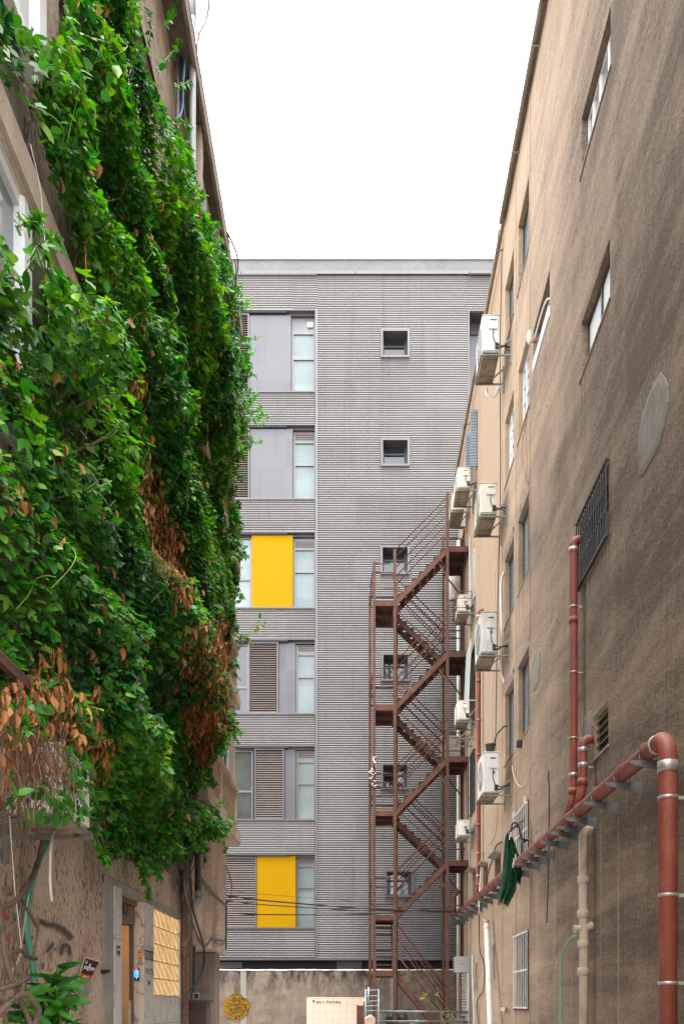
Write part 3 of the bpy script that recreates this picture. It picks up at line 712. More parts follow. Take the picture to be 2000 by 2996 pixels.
# straight run down towards the alley from the lowest free-side landing, and the short bottom flight
landing(XO, XI, LOW, YA-.02, YB+.02)
q = MB()
for x in (XO+.05, XI-.05): q.beam((x, YB-.1, LLd[3]-.1), (x, YA+.25, LOW-.05), .035, .15)
o = obj('flight', q, M['rust'], fe)
for k in range(1, 7):
    t = k/7; d = MB(); d.box(XO+.07, XI-.07, YB-.25-t*1.0, YB-.02-t*1.0, LLd[3]-.07-t*1.7, LLd[3]-.03-t*1.7); obj('tread', d, M['rust'], o)
q = MB()
xa, za, xb, zb = XI+.05, 2.45, XR_-.02, .55
for y in (YA+.05, YM-.1): q.beam((xa, y, za-.1), (xb, y, zb-.1), .04, .17)
o = obj('flight', q, M['rust'], fe)
for k in range(1, 8):
    t = (k-.6)/7; x = xa+(xb-xa)*t; z = za+(zb-za)*t
    d = MB(); d.box(x-.13, x+.13, YA+.07, YM-.12, z+.06, z+.08); d.beam((x+.07, YA+.09, z+.06), (x+.05, YA+.09, z-.15), .012, .02); obj('tread', d, M['rust'], o)
railing([((xa, YA+.05, za+h+.2), (xb, YA+.05, zb+h+.05)) for h in (1.4, 1.15, .75, .4)]+[((xa, YM-.1, za+h+.2), (xb, YM-.1, zb+h+.05)) for h in (1.4, 1.0, .5)])
q = MB(); q.beam((XR_-.03, YM, 0), (XR_-.03, YM, 5.8), .055, .055); obj('post', q, M['rust'], fe)

# torn plastic tied round the free-side posts
q = MB(); rr = random.Random(9)
for k in range(46):
    z = sz(1738)-rr.random()**1.2*.92; a = rr.uniform(0, 6.28); c = Vector((XO+.04*math.cos(a)-.03, YA-.05+.03*math.sin(a), z))
    l = rr.uniform(.04, .13); d = Vector((rr.uniform(-1, 1), rr.uniform(-.7, .2), rr.uniform(-1.2, .5))).normalized()*l; s = Vector((rr.uniform(-1, 1), rr.uniform(-1, 1), rr.uniform(-1, 1))).normalized()*rr.uniform(.015, .04)
    q.grid([[c-s, c+s], [c+d*.5-s*.8+Vector((0, -.015, 0)), c+d*.5+s], [c+d-s*.4, c+d+s*.3]])
obj('torn_plastic_bag', q, M['rag'], label='torn dirty white plastic knotted round the fire escape post', cat='plastic bag')

# stained board and white water tank by the landings
q = MB(); q.bbox(ony(1010, 0, 27.6).x, ony(1069, 0, 27.6).x, 27.62, 27.66, ony(0, 1756, 27.6).z, ony(0, 1688, 27.6).z, .01)
obj('stained_board', q, M['ply'], label='rust stained off white board behind the third landing of the fire escape', cat='board')
wt = thing('water_tank', 'white cylindrical water tank behind the upper flight of the fire escape', 'water tank', ony(1040, 1385, 27.9))
q = MB(); c = ony(1043, 1375, 27.9); R0 = .27
prof = [(0, 0), (R0*.8, .0), (R0, .05), (R0, .93), (R0*.85, .99), (0, 1.02)]
rows = [[(c.x+r*math.cos(2*math.pi*k/24), c.y+r*math.sin(2*math.pi*k/24), c.z+z-.1) for k in range(25)] for r, z in prof]
q.grid(rows); obj('tank', q, M['acwhite'], wt)
q = MB(); q.tube([(c.x, c.y, c.z-.1), (c.x, c.y, c.z-.4), (c.x+.3, c.y, c.z-.45)], .02, 8); q.box(c.x-.2, c.x+.35, c.y-.2, c.y-.16, c.z-.14, c.z-.1); obj('bracket', q, M['rust'], wt)
# ================================================================== rendered building on the right
XW0 = 3.45
def ry(vx, X=XW0): return F*X/(vx-CX)
def rz(vx, vy, X=XW0): return EYE+(CY-vy)*F*X/(vx-CX)/F
rb = thing('rendered_building', 'long tan rendered building with streaked grimy wall facing the vine covered block', 'building', (XW0, 14, 0))
RTOP, YEND = 19.6, 28.75
A0, A1, B0, B1 = 17.0, 18.15, 18.65, 19.74
WIN = []                                                 # y0, y1, z0, z1, style
for (zt, zb, st) in ((18.02, 16.6, 'blue'), (14.95, 13.43, 'grid'), (11.75, 10.2, 'blind'), (8.66, 7.02, 'curtain')):
    WIN += [(A0, A1, zb, zt, st), (B0, B1, zb, zt, st)]
WIN += [(11.57, 13.06, 14.2, 15.04, 'strip'), (11.6, 13.08, 11.08, 11.92, 'wide'), (11.66, 13.15, 7.9, 8.9, 'bars'), (11.68, 12.36, 5.04, 5.66, 'vent'),
        (15.2, 16.6, 13.78, 14.58, 'tilt'), (17.05, 18.5, 4.5, 5.54, 'whitebars'), (17.05, 18.5, 1.43, 2.96, 'whitebars2'),
        (20.3, 21.2, 4.45, 5.1, 'void'), (22.3, 23.05, 4.5, 5.2, 'void'), (24.5, 25.3, 4.45, 5.4, 'void'),
        (24.2, 25.2, 16.75, 18.35, 'shutter'), (24.65, 25.9, 7.15, 8.85, 'darkbars'), (24.65, 25.6, 10.3, 11.95, 'sheet'), (24.7, 25.7, 13.3, 14.7, 'rusty'),
        (24.2, 24.6, 2.02, 2.66, 'niche'), (21.2, 21.5, 2.2, 3.0, 'niche')]
mb = MB()
mb.wall('x', XW0, 0, YEND, 0, RTOP, [(w[0], w[1], w[2], w[3], .22) for w in WIN], .22, 1, cuts=[16.92])
mb.quad((XW0, YEND, 0), (XW0+9, YEND, 0), (XW0+9, YEND, RTOP), (XW0, YEND, RTOP)); mb.quad((XW0, 0, 0), (XW0+9, 0, 0), (XW0+9, 0, RTOP), (XW0, 0, RTOP)); mb.quad((XW0+9, 0, 0), (XW0+9, YEND, 0), (XW0+9, YEND, RTOP), (XW0+9, 0, RTOP))
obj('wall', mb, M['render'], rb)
mb = MB(); mb.box(XW0-.07, XW0+9, 0, YEND+.07, RTOP, RTOP+.13); obj('roof', mb, M['conc'], rb)
mb = MB()                                                # shallow pilaster lines in the render
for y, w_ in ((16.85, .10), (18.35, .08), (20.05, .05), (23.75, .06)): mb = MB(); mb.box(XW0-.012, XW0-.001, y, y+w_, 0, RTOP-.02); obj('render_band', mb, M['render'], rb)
mb = MB()
pts = [(XW0-.11, 0, RTOP-.05), (XW0-.11, 19.7, RTOP-.05)]
mb.tube(pts, .05, 10); mb.tube([(XW0-.12, 19.85, RTOP-.10), (XW0-.12, 19.9, RTOP-.32), (XW0-.10, YEND-.2, RTOP-.42)], .045, 10)
for y in range(2, 28, 2): mb.box(XW0-.17, XW0-.001, y, y+.03, RTOP-.13-(.3 if y > 19 else 0), RTOP-.11-(.3 if y > 19 else 0))
obj('gutter_pipe', mb, M['conc'], rb)
def rframe(y0, y1, z0, z1, x, t, mat, div=(), hdiv=(), nm='window'):
    q = MB(); d = .05
    q.box(x, x+d, y0, y1, z0, z0+t); q.box(x, x+d, y0, y1, z1-t, z1); q.box(x, x+d, y0, y0+t, z0+t, z1-t); q.box(x, x+d, y1-t, y1, z0+t, z1-t)
    for k in div: q.box(x-.004, x+d-.004, k-t*.6, k+t*.6, z0+t, z1-t)
    for k in hdiv: q.box(x+.006, x+d-.006, y0+t, y1-t, k-.012, k+.012)
    return obj(nm, q, mat, rb)
for (y0, y1, z0, z1, st) in WIN:
    x = XW0+.10; ym = (y0+y1)/2
    def pane(o, m, nm='pane', dx=.03): 
        q = MB(); q.box(x+dx, x+dx+.02, y0+.01, y1-.01, z0+.01, z1-.01); obj(nm, q, m, o)
    def sill():
        q = MB(); q.bbox(XW0-.022, XW0+.10, y0-.05, y1+.10, z0-.022, z0+.004, .004); obj('sill', q, M['sill'], rb)
    if st == 'blue':
        o = rframe(y0, y1, z0, z1, x, .05, M['aludark'], (ym,)); pane(o, M['skyglass']); sill()
    elif st == 'grid':
        o = rframe(y0, y1, z0, z1, x, .045, M['whiteframe'], (y0+.4, y0+.8), (z0+.4, z0+.76, z0+1.12)); pane(o, M['skyglass']); sill()
    elif st in ('blind', 'curtain'):
        o = rframe(y0, y1, z0, z1, x, .055, M['aludark'], (ym,)); pane(o, M['skyglass']); sill()
        q = MB(); q.box(x-.016, x-.006, y0+.02, y0+.03, z0+.01, z1-.01)
        zz = z0+.1
        while zz < z1-.1: q.box(x+.022, x+.028, y0+.10, ym-.06, zz, zz+.05); zz += .075
        obj('blind', q, M['curtain'], o)
        q = MB(); q.add([(XW0-.002, y0-.05, z1), (XW0-.004, y1+.1, z1), (XW0-.03, y1+.12, z1+.16), (XW0-.028, y0-.02, z1+.13), (XW0-.001, y0-.06, z1+.2), (XW0-.001, y1+.14, z1+.22)], [(0,1,2,3), (3,2,5,4)]); obj('broken_plaster', q, M['conc'], rb)
    elif st == 'strip':
        o = rframe(y0, y1, z0, z1, x, .045, M['whiteframe'], (y0+.42, y0+.84, y0+1.2)); pane(o, M['skyglass']); sill()
    elif st == 'wide':
        o = rframe(y0, y1, z0, z1, x, .05, M['aludark'], (ym,)); pane(o, M['skyglass']); sill()
        q = MB(); q.box(x+.02, x+.029, y0+.05, y1-.05, z0+.05, z1-.06); obj('blind', q, M['curtain'], o)
    elif st in ('bars', 'darkbars'):
        q = MB(); X = XW0-.05
        q.box(X-.015, X+.025, y0-.06, y1+.04, z1-.01, z1+.03); q.box(X-.015, X+.025, y0-.06, y1+.04, z0-.04, z0); n = int((y1-y0)/.11)
        for k in range(n+1): q.box(X-.009, X+.009, y0-.05+k*(y1-y0+.07)/n, y0-.032+k*(y1-y0+.07)/n, z0, z1-.01)
        for zz in (z0+.3*(z1-z0), z0+.62*(z1-z0)):
            for k in range(n):
                yk = y0-.03+k*(y1-y0+.07)/n; q.beam((X-.014, yk, zz), (X-.014, yk+.06, zz+.05), .008, .012)
        for yy in (y0-.05, y1+.02):
            for zz in (z0-.02, z1): q.box(X, XW0+.01, yy, yy+.02, zz, zz+.02)
        o = obj('window_grille', q, M['grille'], rb); pane(o, M['glass'])
    elif st == 'vent':
        o = rframe(y0, y1, z0, z1, XW0+.02, .03, M['sill'], nm='louvered_vent'); 
        for k in range(5):
            q = MB(); zz = z0+.04+k*.115; q.beam((XW0+.05, y0+.03, zz+.04), (XW0+.05, y1-.03, zz+.04), .10, .012, (-.7, 0, .7)); obj('blade', q, M['cement'], o)
        pane(o, M['dark'], 'backing', .09); sill()
    elif st == 'tilt':
        o = rframe(y0, y1, z0, z1, x+.04, .04, M['whiteframe']); pane(o, M['glass'], 'pane', .07)
        q = MB(); q.tube(curve([(XW0+.02, y0+.02, z0+.30), (XW0-.04, y0+.08, z0+.32), (XW0-.06, y0+.4, z0+.34), (XW0-.05, y1-.15, z0+.40)]), .015, 8); q.box(XW0-.02, XW0+.02, y0+.02, y1-.02, z0-.01, z0+.18); obj('curved_rail', q, M['whiteframe'], o)
    elif st in ('whitebars', 'whitebars2'):
        q = MB(); X = XW0-.04; n = 8
        q.box(X-.012, X+.012, y0-.03, y1+.02, z1-.02, z1+.015); q.box(X-.012, X+.012, y0-.03, y1+.02, z0-.015, z0+.02); q.box(X-.011, X+.011, y0-.03, y1+.02, (z0+z1)/2-.02, (z0+z1)/2+.02)
        for k in range(n+1):
            yk = y0-.02+k*(y1-y0+.02)/n; q.box(X-.004, X+.004, yk-.024, yk+.024, z0-.01, z1+.01)
        if st == 'whitebars':
            q.box(X-.02, X+.03, y0+.1, y0+.22, z1+.015, z1+.16); q.box(X-.02, X+.03, y1-.12, y1+.0, z1+.015, z1+.12)
        o = obj('window_grille', q, M['grillewhite'], rb); pane(o, M['dark']); 
        f = MB(); f.box(XW0-.02, XW0+.05, y0-.07, y0-.035, z0-.04, z1+.04); f.box(XW0-.02, XW0+.05, y0-.035, y1+.05, z0-.06, z0-.02); obj('frame', f, M['rustdark'], o)
    elif st == 'void':
        o = rframe(y0, y1, z0, z1, XW0+.15, .04, M['cement']); pane(o, M['dark'], 'pane', .06)
        q = MB(); q.beam((XW0-.09, y0-.02, z1+.03), (XW0-.09, y1+.02, z1+.03), .2, .03, (.25, 0, 1)); obj('lintel', q, M['cement'], o)
    elif st == 'shutter':
        o = rframe(y0, y1, z0, z1, x, .05, M['aludark']); pane(o, M['glass'])
        for yy, dx in ((y0-.02, .0), (y1, .02)):
            q = MB(); q.box(XW0-.21, XW0-.01, yy, yy+.035, z0, z1); k = z0+.06
            while k < z1-.06: q.box(XW0-.20, XW0-.03, yy-.012, yy, k, k+.05); k += .08
            obj('shutter_leaf', q, M['shutterblue'], o)
    elif st == 'sheet':
        q = MB(); rows = []
        for i in range(25): yy = y0-.1+i*(y1-y0+.2)/24; rows.append([(XW0-.20+.018*math.sin(i*2.1), yy, z0-.05), (XW0-.12+.018*math.sin(i*2.1), yy, z1+.1)])
        q.grid(rows); q.box(XW0-.22, XW0, y0-.11, y0-.08, z0-.07, z0-.04); obj('corrugated_awning', q, plain('pale green plastic sheet', (.33, .38, .36), .4, 0, .12), rb)
    elif st == 'rusty':
        o = rframe(y0, y1, z0, z1, XW0-.03, .05, M['grillewhite'], (y0+.25, y0+.5, y0+.75), nm='rusted_shutter'); q = MB(); q.box(XW0-.02, XW0+.02, y0+.02, y1-.02, z0+.02, z1-.02); obj('sheet', q, M['rustpipe'], o)
    elif st == 'niche':
        q = MB(); q.box(XW0+.06, XW0+.09, y0+.01, y1-.01, z0+.01, z1-.01); o = obj('niche', q, M['cement'], rb); f = MB(); f.box(XW0-.025, XW0+.02, y0-.04, y0, z0-.04, z1+.02); f.box(XW0-.03, XW0+.05, y0-.05, y1+.04, z0-.07, z0-.03); obj('frame', f, M['sill'], o)
# plaster repairs
def patch(pl, seed, nm):
    rr = random.Random(seed); P = []
    pl = curve([Vector((a, b, 0)) for a, b in pl]+[Vector((*pl[0], 0))], 7)[:-1]
    P = [onx(p.x+rr.uniform(-1.1, 1.1), p.y+rr.uniform(-1.6, 1.6), XW0-.010) for p in pl]
    c = sum(P, Vector())/len(P); q = MB(); n = len(P)
    q.add([p for p in P]+[c+(p-c)*.82+Vector((-.010, 0, 0)) for p in P]+[c+(p-c)*1.01+Vector((.012, 0, 0)) for p in P], [(i, (i+1) % n, n+(i+1) % n, n+i) for i in range(n)]+[(2*n+i, 2*n+(i+1) % n, (i+1) % n, i) for i in range(n)]+[[n+i for i in range(n)]])
    obj(nm, q, M['patch'], rb)
patch([(1513, 855), (1527, 878), (1530, 930), (1512, 1010), (1492, 1055), (1470, 1090), (1463, 1075), (1464, 1000), (1480, 925), (1502, 870)], 2, 'cement_patch')
patch([(1233, 1476), (1238, 1500), (1234, 1560), (1222, 1588), (1218, 1565), (1220, 1515)], 3, 'cement_patch')
patch([(1338, 1650), (1355, 1630), (1359, 1652), (1354, 1696), (1344, 1722), (1335, 1700)], 4, 'cement_patch')

# ------------------------------------------------------------------ pipes
XP, ZP = 3.20, 4.27
def ring(mb, c, ax, r, w=.05, t=.012, n=18):
    c = Vector(c); ax = Vector(ax).normalized(); mb.tube([c-ax*w/2, c-ax*w/2+ax*.001, c+ax*w/2-ax*.001, c+ax*w/2], [r*.98, r+t, r+t, r*.98], n, False)
mp = thing('sewer_pipe', 'long level red brown sewer pipe on brackets, turning down at its near end', 'pipe', (XP, 15, ZP))
q = MB(); YN = 8.68
path = [(XP, 27.6, ZP+.06), (XP, YN+.32, ZP-.01)]+arc((XP, YN+.32, ZP-.24), (0, 0, 1), (0, -1, 0), 0, math.pi/2, .235, 10)[1:]+[(XP, YN+.085, -.0)]
q.tube(path, .093, 24)
for y in (10.0, 12.9, 16.6, 20.0, 23.5): q.tube([(XP, y, ZP), (XP, y+.10, ZP)], .101, 24)
obj('pipe', q, M['redpipe'], mp)
q = MB(); ring(q, (XP, YN+.085, ZP-.33), (0, 0, 1), .094, .11, .010, 24); obj('clamp', q, M['clampsteel'], mp, label='wide bright steel clamp below the elbow')
q = MB(); ring(q, (XP, YN+.40, ZP-.01), (0, 1, 0), .094, .05, .008, 24); obj('clamp', q, M['clampsteel'], mp)
for z in (3.62, 2.62, 1.72, .72):
    q = MB(); ring(q, (XP, YN+.085, z), (0, 0, 1), .094, .035, .008, 24); q.box(XP+.08, XW0-.001, YN+.07, YN+.10, z-.018, z+.018); obj('clamp', q, M['clampsteel'], mp)
def wallbracket(y, nm='bracket'):
    b = MB(); x0, x1 = XP-.20, XW0-.001; z = ZP-.097
    b.add([(x0, y-.005, z), (x1, y-.005, z), (x1, y-.005, z-.15), (x0, y-.005, z-.035), (x0, y+.005, z), (x1, y+.005, z), (x1, y+.005, z-.15), (x0, y+.005, z-.035)], [(0,1,2,3), (7,6,5,4), (0,4,5,1), (1,5,6,2), (2,6,7,3), (3,7,4,0)])
    b.box(x0, x1, y+.005, y+.045, z-.012, z-.001); b.box(x1-.012, x1, y-.03, y+.05, z-.17, z+.02)
    b.tube(arc((XP, y, ZP), (1, 0, 0), (0, 0, 1), -.3, math.pi+.3, .10, 12), .006, 5)
    b.tube([(XP-.095, y, ZP-.03), (XP-.095, y, ZP-.12)], .006, 5); b.tube([(XP+.095, y, ZP-.03), (XP+.095, y, ZP-.12)], .006, 5)
    return b
first = None
for y in (9.35, 10.27, 11.25, 12.2, 12.78, 13.2, 13.95, 14.85, 15.45, 16.1, 17.0, 17.9, 18.8, 19.7, 20.6, 21.5, 22.4, 23.3, 24.2, 25.1, 26.0, 26.9, 27.5):
    obj('bracket', wallbracket(y), M['bracket'], mp)
def droppipe(label, cx_, y, z0, z1, r, clamps, joints=(), bend=True, group='red brown drain pipes joining the sewer pipe'):
    t = thing('drain_pipe', label, 'pipe', (cx_, y, z1), group)
    q = MB(); e = .14
    top = [(XW0, y, z0)]+[(cx_+.10, y, z0)]+arc((cx_+.10, y, z0-.10), (0, 0, 1), (-1, 0, 0), 0, math.pi/2, .10, 8)[1:]
    bot = [(cx_, y, z1+.42), (cx_-.02, y, z1+.3), (XP+.02, y-.03, z1+.04)] if bend else [(cx_, y, z1+.2), (XP+.02, y, z1+.04)]
    q.tube(top+bot, r, 18); q.tube([(cx_-.01, y, z1+.36), (cx_, y, z1+.46)], r*1.18, 18)
    for z in joints: q.tube([(cx_, y, z), (cx_, y, z+.09)], r*1.1, 18)
    obj('pipe', q, M['redpipe'], t)
    for z in (z0-.16, z1+.66): q = MB(); ring(q, (cx_, y, z), (0, 0, 1), r*1.02, .06, .008, 18); obj('collar', q, M['clampsteel'], t)
    for z in clamps: q = MB(); ring(q, (cx_, y, z), (0, 0, 1), r*1.02, .022, .007, 18); q.box(cx_+r*.9, XW0-.001, y-.012, y+.012, z-.012, z+.012); obj('clamp', q, M['clampsteel'], t)
    return t
droppipe('tall red brown drain pipe with elbow beside the barred window, dropping to the sewer pipe', 3.31, 13.0, 8.58, ZP+.06, .0625, (7.55, 6.55, 5.55), (7.3,))
droppipe('short red brown drain pipe with elbow below the louvered vent, dropping to the sewer pipe', 3.30, 12.42, 5.36, ZP+.05, .065, (4.95,), ())
droppipe('far red brown drain pipe running down behind the air conditioners to the sewer pipe', 3.32, 23.1, 12.15, ZP+.05, .058, (11.2, 9.2, 7.3, 5.6), (10.2, 8.2, 6.3))
q = MB(); q.tube([(3.42, 27.75, 5.16), (3.32, 27.75, 5.16), (3.20, 27.75, 5.0), (3.20, 27.75, 4.4), (3.2, 27.7, 4.33)], .06, 14)
for z in (4.92, 4.62, 4.45): ring(q, (3.2, 27.75, z), (0, 0, 1), .062, .05, .01)
o = obj('drain_pipe', q, M['redpipe'], label='short bent red brown pipe rising at the far end of the sewer pipe', cat='pipe', group='red brown drain pipes joining the sewer pipe')
# painted cast iron pipe
ip = thing('soil_pipe', 'old beige painted iron soil pipe with branch fitting below the sewer pipe', 'pipe', (3.31, 12.4, 0))
y = 12.45; x = 3.31; q = MB()
q.tube([(XW0, y, 4.03)]+[(x+.10, y, 4.05)]+arc((x+.11, y, 3.94), (0, 0, 1), (-1, 0, 0), 0, math.pi/2, .11, 8)[1:]+[(x, y, 3.0), (x+.012, y, 2.4), (x, y, 0)], .064, 18)
for z in (3.36, 2.86, 2.42, 2.02): q.tube([(x, y, z-.1), (x, y, z-.08), (x, y, z), (x, y, z+.02)], [.068, .084, .084, .068], 18)
obj('pipe', q, M['beigepipe'], ip)
q = MB(); q.tube([(x, y, 2.62), (x+.10, y-.02, 2.64), (XW0, y-.02, 2.66)], [.06, .058, .062], 16); q.tube([(x, y, 2.62), (x-.10, y-.01, 2.60)], [.055, .05], 16); q.tube([(x-.10, y-.01, 2.60), (x-.13, y-.01, 2.595)], .06, 16); obj('branch', q, M['beigepipe'], ip)
q = MB(); ring(q, (x, y, 1.05), (0, 0, 1), .066, .025, .006); q.box(x+.05, XW0, y-.012, y+.012, 1.035, 1.06); obj('clamp', q, M['rustpipe'], ip)
# white plastic pipes
wp = thing('waste_pipe', 'leaning white plastic pipe with domed cap standing against the wall below the sewer pipe', 'pipe', (3.25, 21.4, 0))
q = MB(); a, b = onx(1115.7, 2120, 3.28), onx(1124.5, 2360, 3.16); d = (b-a).normalized()
b = a+d*((a.z-.01)/-d.z); q.tube([a, b], .068, 18); ring(q, a+d*.12, d, .068, .10, .008); obj('pipe', q, M['pvc'], wp)
q = MB(); q.tube([a-d*.0, a-d*.06, a-d*.11, a-d*.13], [.074, .072, .05, .01], 18); obj('cap', q, M['beigepipe'], wp)
q = MB(); q.tube([(3.36, 28.0, 0), (3.36, 28.0, 16.7)], .055, 14)
for z in range(1, 16, 2): ring(q, (3.36, 28.0, z), (0, 0, 1), .056, .03, .008); q.box(3.40, XW0, 27.99, 28.01, z-.01, z+.01)
obj('downpipe', q, M['pvc'], label='tall cream white downpipe at the far corner behind the fire escape', cat='pipe')
q = MB(); q.tube([(3.405, 25.55, 0), (3.405, 25.55, 9.4), (3.40, 25.5, 12.0), (3.41, 25.55, 15.5)], .022, 10); obj('conduit', q, M['greypvc'], label='thin grey conduit rising beside the fire escape landings', cat='conduit')
q = MB(); q.tube([(3.30, 23.7, 0), (3.3, 23.75, 1.1), (3.36, 24.6, 2.4), (3.4, 24.9, 2.95)], .03, 10); obj('conduit', q, M['greypvc'], label='grey conduit rising below the metal meter box', cat='conduit')

# ------------------------------------------------------------------ air conditioners
def ac(label, Y, xo, d, h, zb, L, mat, cage=False, sticker=None, wall=XW0, s=1, cable=True, group='air conditioner units on the rendered wall'):
    # s = +1: hangs on a wall to the right of it, fan facing -x; s = -1: the mirror image
    t = thing('air_conditioner', label, 'air conditioner', (wall, Y, zb), group)
    X = lambda u: wall-s*u                                # u = distance from the wall
    uo = s*(wall-xo); ui = uo-d
    q = MB(); q.bbox(X(uo), X(ui), Y, Y+L, zb, zb+h, .022)
    q.bbox(X(uo+.004), X(ui-.004), Y-.004, Y+L+.004, zb+h-.012, zb+h+.012, .008); obj('casing', q, mat, t)
    q = MB(); c = Vector((X(uo-.002), Y+L*.42, zb+h*.5)); r = min(h*.43, L*.36)
    q.tube([c, c+Vector((-s*.004, 0, 0))], r, 28); fo = obj('fan_opening', q, M['acdark'], t)
    q = MB()
    for k in range(5): q.tube(arc(c+Vector((-s*.014, 0, 0)), (0, 1, 0), (0, 0, 1), 0, 2*math.pi, r*(k+1)/5, 24), .005, 4, False)
    for k in range(8):
        a = k*math.pi/4; q.tube([c+Vector((-s*.016, 0, 0)), c+Vector((-s*.016, r*math.cos(a), r*math.sin(a)))], .004, 4, False)
    obj('fan_guard', q, mat, fo)
    q = MB(); pa, pb = ui+.04, ui+d*.62
    q.bbox(X(pb), X(pa), Y-.018, Y-.001, zb+h*.60, zb+h*.90, .008); q.box(X(ui+d*.68), X(ui+d*.665), Y-.003, Y, zb+.03, zb+h-.03)
    co_ = obj('service_cover', q, mat, t)
    q = MB(); q.box(X(pb-.03), X(pa+.03), Y-.021, Y-.017, zb+h*.83, zb+h*.865); obj('handle', q, M['acdark'], co_)
    if sticker:
        q = MB(); cc = Vector((X(ui+d*.33), Y-.004, zb+h*.50)); q.tube([cc, cc+Vector((0, -.002, 0))], .035, 18); st = obj('sticker', q, sticker, t)
        q = MB(); q.box(X(ui+d*.65), X(ui+d*.42), Y-.003, Y, zb+h*.30, zb+h*.56); obj('paper_label', q, M['acwhite'], t)
    q = MB()
    q.box(X(uo-.02), X(ui+.02), Y+.015, Y+L-.015, zb-.02, zb-.001)
    for yy in (Y+L*.24, Y+L*.78): q.box(X(uo-.01), X(ui+.01), yy-.03, yy+.03, zb-.035, zb-.02)
    obj('tray', q, M['acunder'], t)
    q = MB()
    for yy in (Y+.03, Y+L-.06):
        q.box(X(uo+.03), X(.0), yy, yy+.035, zb-.065, zb-.036); q.box(X(.03), X(.001), yy-.002, yy+.037, zb-.24, zb+.36); q.beam((X(.03), yy+.018, zb+.30), (X(ui+d*.35), yy+.018, zb-.035), .028, .028)
    q.box(X(uo+.03), X(uo), Y+.03, Y+L-.025, zb-.036, zb-.022); q.box(X(ui+.03), X(ui), Y+.03, Y+L-.025, zb-.034, zb-.021)
    obj('wall_bracket', q, M['steel'], t)
    if cable:
        q = MB(); p0 = (X(ui+d*.35), Y-.02, zb+h*.60)
        q.tube(curve([p0, (X(ui+d*.40), Y-.035, zb+h*.40), (X(ui+d*.25), Y-.05, zb+h*.2), (X(ui-.05), Y-.01, zb+h*.14), (X(ui-.16), Y+.12, zb+h*.2), (X(.012), Y+.25, zb+h*.25)]), .009, 6)
        q.tube(curve([(X(ui+.07), Y-.02, zb+.10), (X(ui-.02), Y-.05, zb+.06), (X(ui-.12), Y+.02, zb+.14), (X(.02), Y+.18, zb+.22)]), .016, 6)
        q.box(X(ui+.10), X(ui+.02), Y-.03, Y, zb+.05, zb+.17)
        obj('cable', q, M['cable'], t)
    if cage:
        q = MB()
        for zz in (zb+.05, zb+.32, zb+.52): q.tube([(X(ui-.05), Y-.12, zz), (X(uo+.08), Y-.12, zz), (X(uo+.08), Y+L, zz)], .011, 6)
        for uu in (ui-.05, uo+.08): q.tube([(X(uu), Y-.12, zb-.05), (X(uu), Y-.12, zb+.52)], .011, 6)
        for yy in (Y+.2, Y+.5, Y+L): q.tube([(X(uo+.08), yy, zb-.05), (X(uo+.08), yy, zb+.52)], .009, 6)
        obj('cage', q, M['rust'], t)
    return t
eco = plain('round blue green sticker', (.02, .28, .30), .4, 0, .5, 20)
ac('topmost large grey air conditioner high on the tan rendered wall beside the roofline', 18.9, 2.80, .38, .81, 15.96, .98, M['acgrey'])
ac('cream air conditioner with rusty tray, second from the top of the nearer column', 19.36, 2.82, .375, .69, 12.64, .92, M['acbeige'])
ac('largest grey white air conditioner, third from the top of the nearer column', 19.07, 2.79, .36, .915, 9.36, .95, M['acgrey'], sticker=eco)
tg = ac('white air conditioner carrying a black plant pot, above the barred white window', 18.86, 2.81, .35, .895, 6.18, .9, M['acwhite'], sticker=eco)
ac('small cream air conditioner in a rusty bent tube cage beside the water tank', 24.6, 2.96, .31, .48, 12.83, .8, M['acbeige'], cage=True)
ac('small white air conditioner on an empty lower frame beside the stained board', 24.5, 2.92, .34, .54, 9.68, .8, M['acwhite'])
ac('small white air conditioner nearest the ground, beside the lowest wall landing of the fire escape', 24.5, 2.95, .31, .44, 6.35, .8, M['acwhite'], sticker=eco)
ac('cream air conditioner on an open steel frame just above the top of the fire escape', 24.2, 2.88, .37, .57, 16.15, .9, M['acbeige'])
ac('half hidden cream air conditioner at the far corner, behind the one above the fire escape', 25.7, 2.90, .36, .50, 16.40, .9, M['acbeige'], cable=False)
q = MB()
for yy in (24.5, 25.25): q.box(2.93, 3.44, yy, yy+.03, 9.12, 9.15); q.beam((2.93, yy, 9.13), (3.42, yy, 9.5), .025, .025)
q.box(2.93, 2.96, 24.5, 25.28, 9.12, 9.149); q.box(3.25, 3.28, 24.53, 25.25, 9.121, 9.149)
obj('steel_bracket', q, M['steel'], label='empty rusty steel bracket frame below the small white air conditioner', cat='bracket')
p = thing('plant_pot', 'empty black plastic plant pot standing on the white air conditioner', 'plant pot', (3.0, 19.05, 7.087))
q = MB(); rows = [[(3.0+r*math.cos(2*math.pi*k/20), 19.06+r*math.sin(2*math.pi*k/20), 7.088+z) for k in range(21)] for r, z in ((0, 0), (.085, 0), (.105, .19), (.118, .19), (.118, .215), (.10, .215), (.09, .05), (0, .05))]
q.grid(rows); obj('pot', q, M['pot'], p)
q = MB(); q.tube(curve([(3.08, 19.1, 7.3), (3.16, 19.2, 7.55), (3.35, 19.4, 7.8), (3.44, 19.5, 7.85)]), .018, 8); obj('insulated_hose', q, M['cable'], label='black insulated hose curving from the wall down behind the plant pot', cat='hose')
q = MB(); q.tube(curve([(3.42, 19.75, 11.5), (3.36, 19.8, 11.2), (3.38, 19.8, 10.2), (3.36, 19.8, 9.3), (3.43, 19.7, 8.9)]), .03, 8); obj('insulated_hose', q, M['ducttape'], label='foil wrapped hose hanging beside the largest grey white air conditioner', cat='hose')
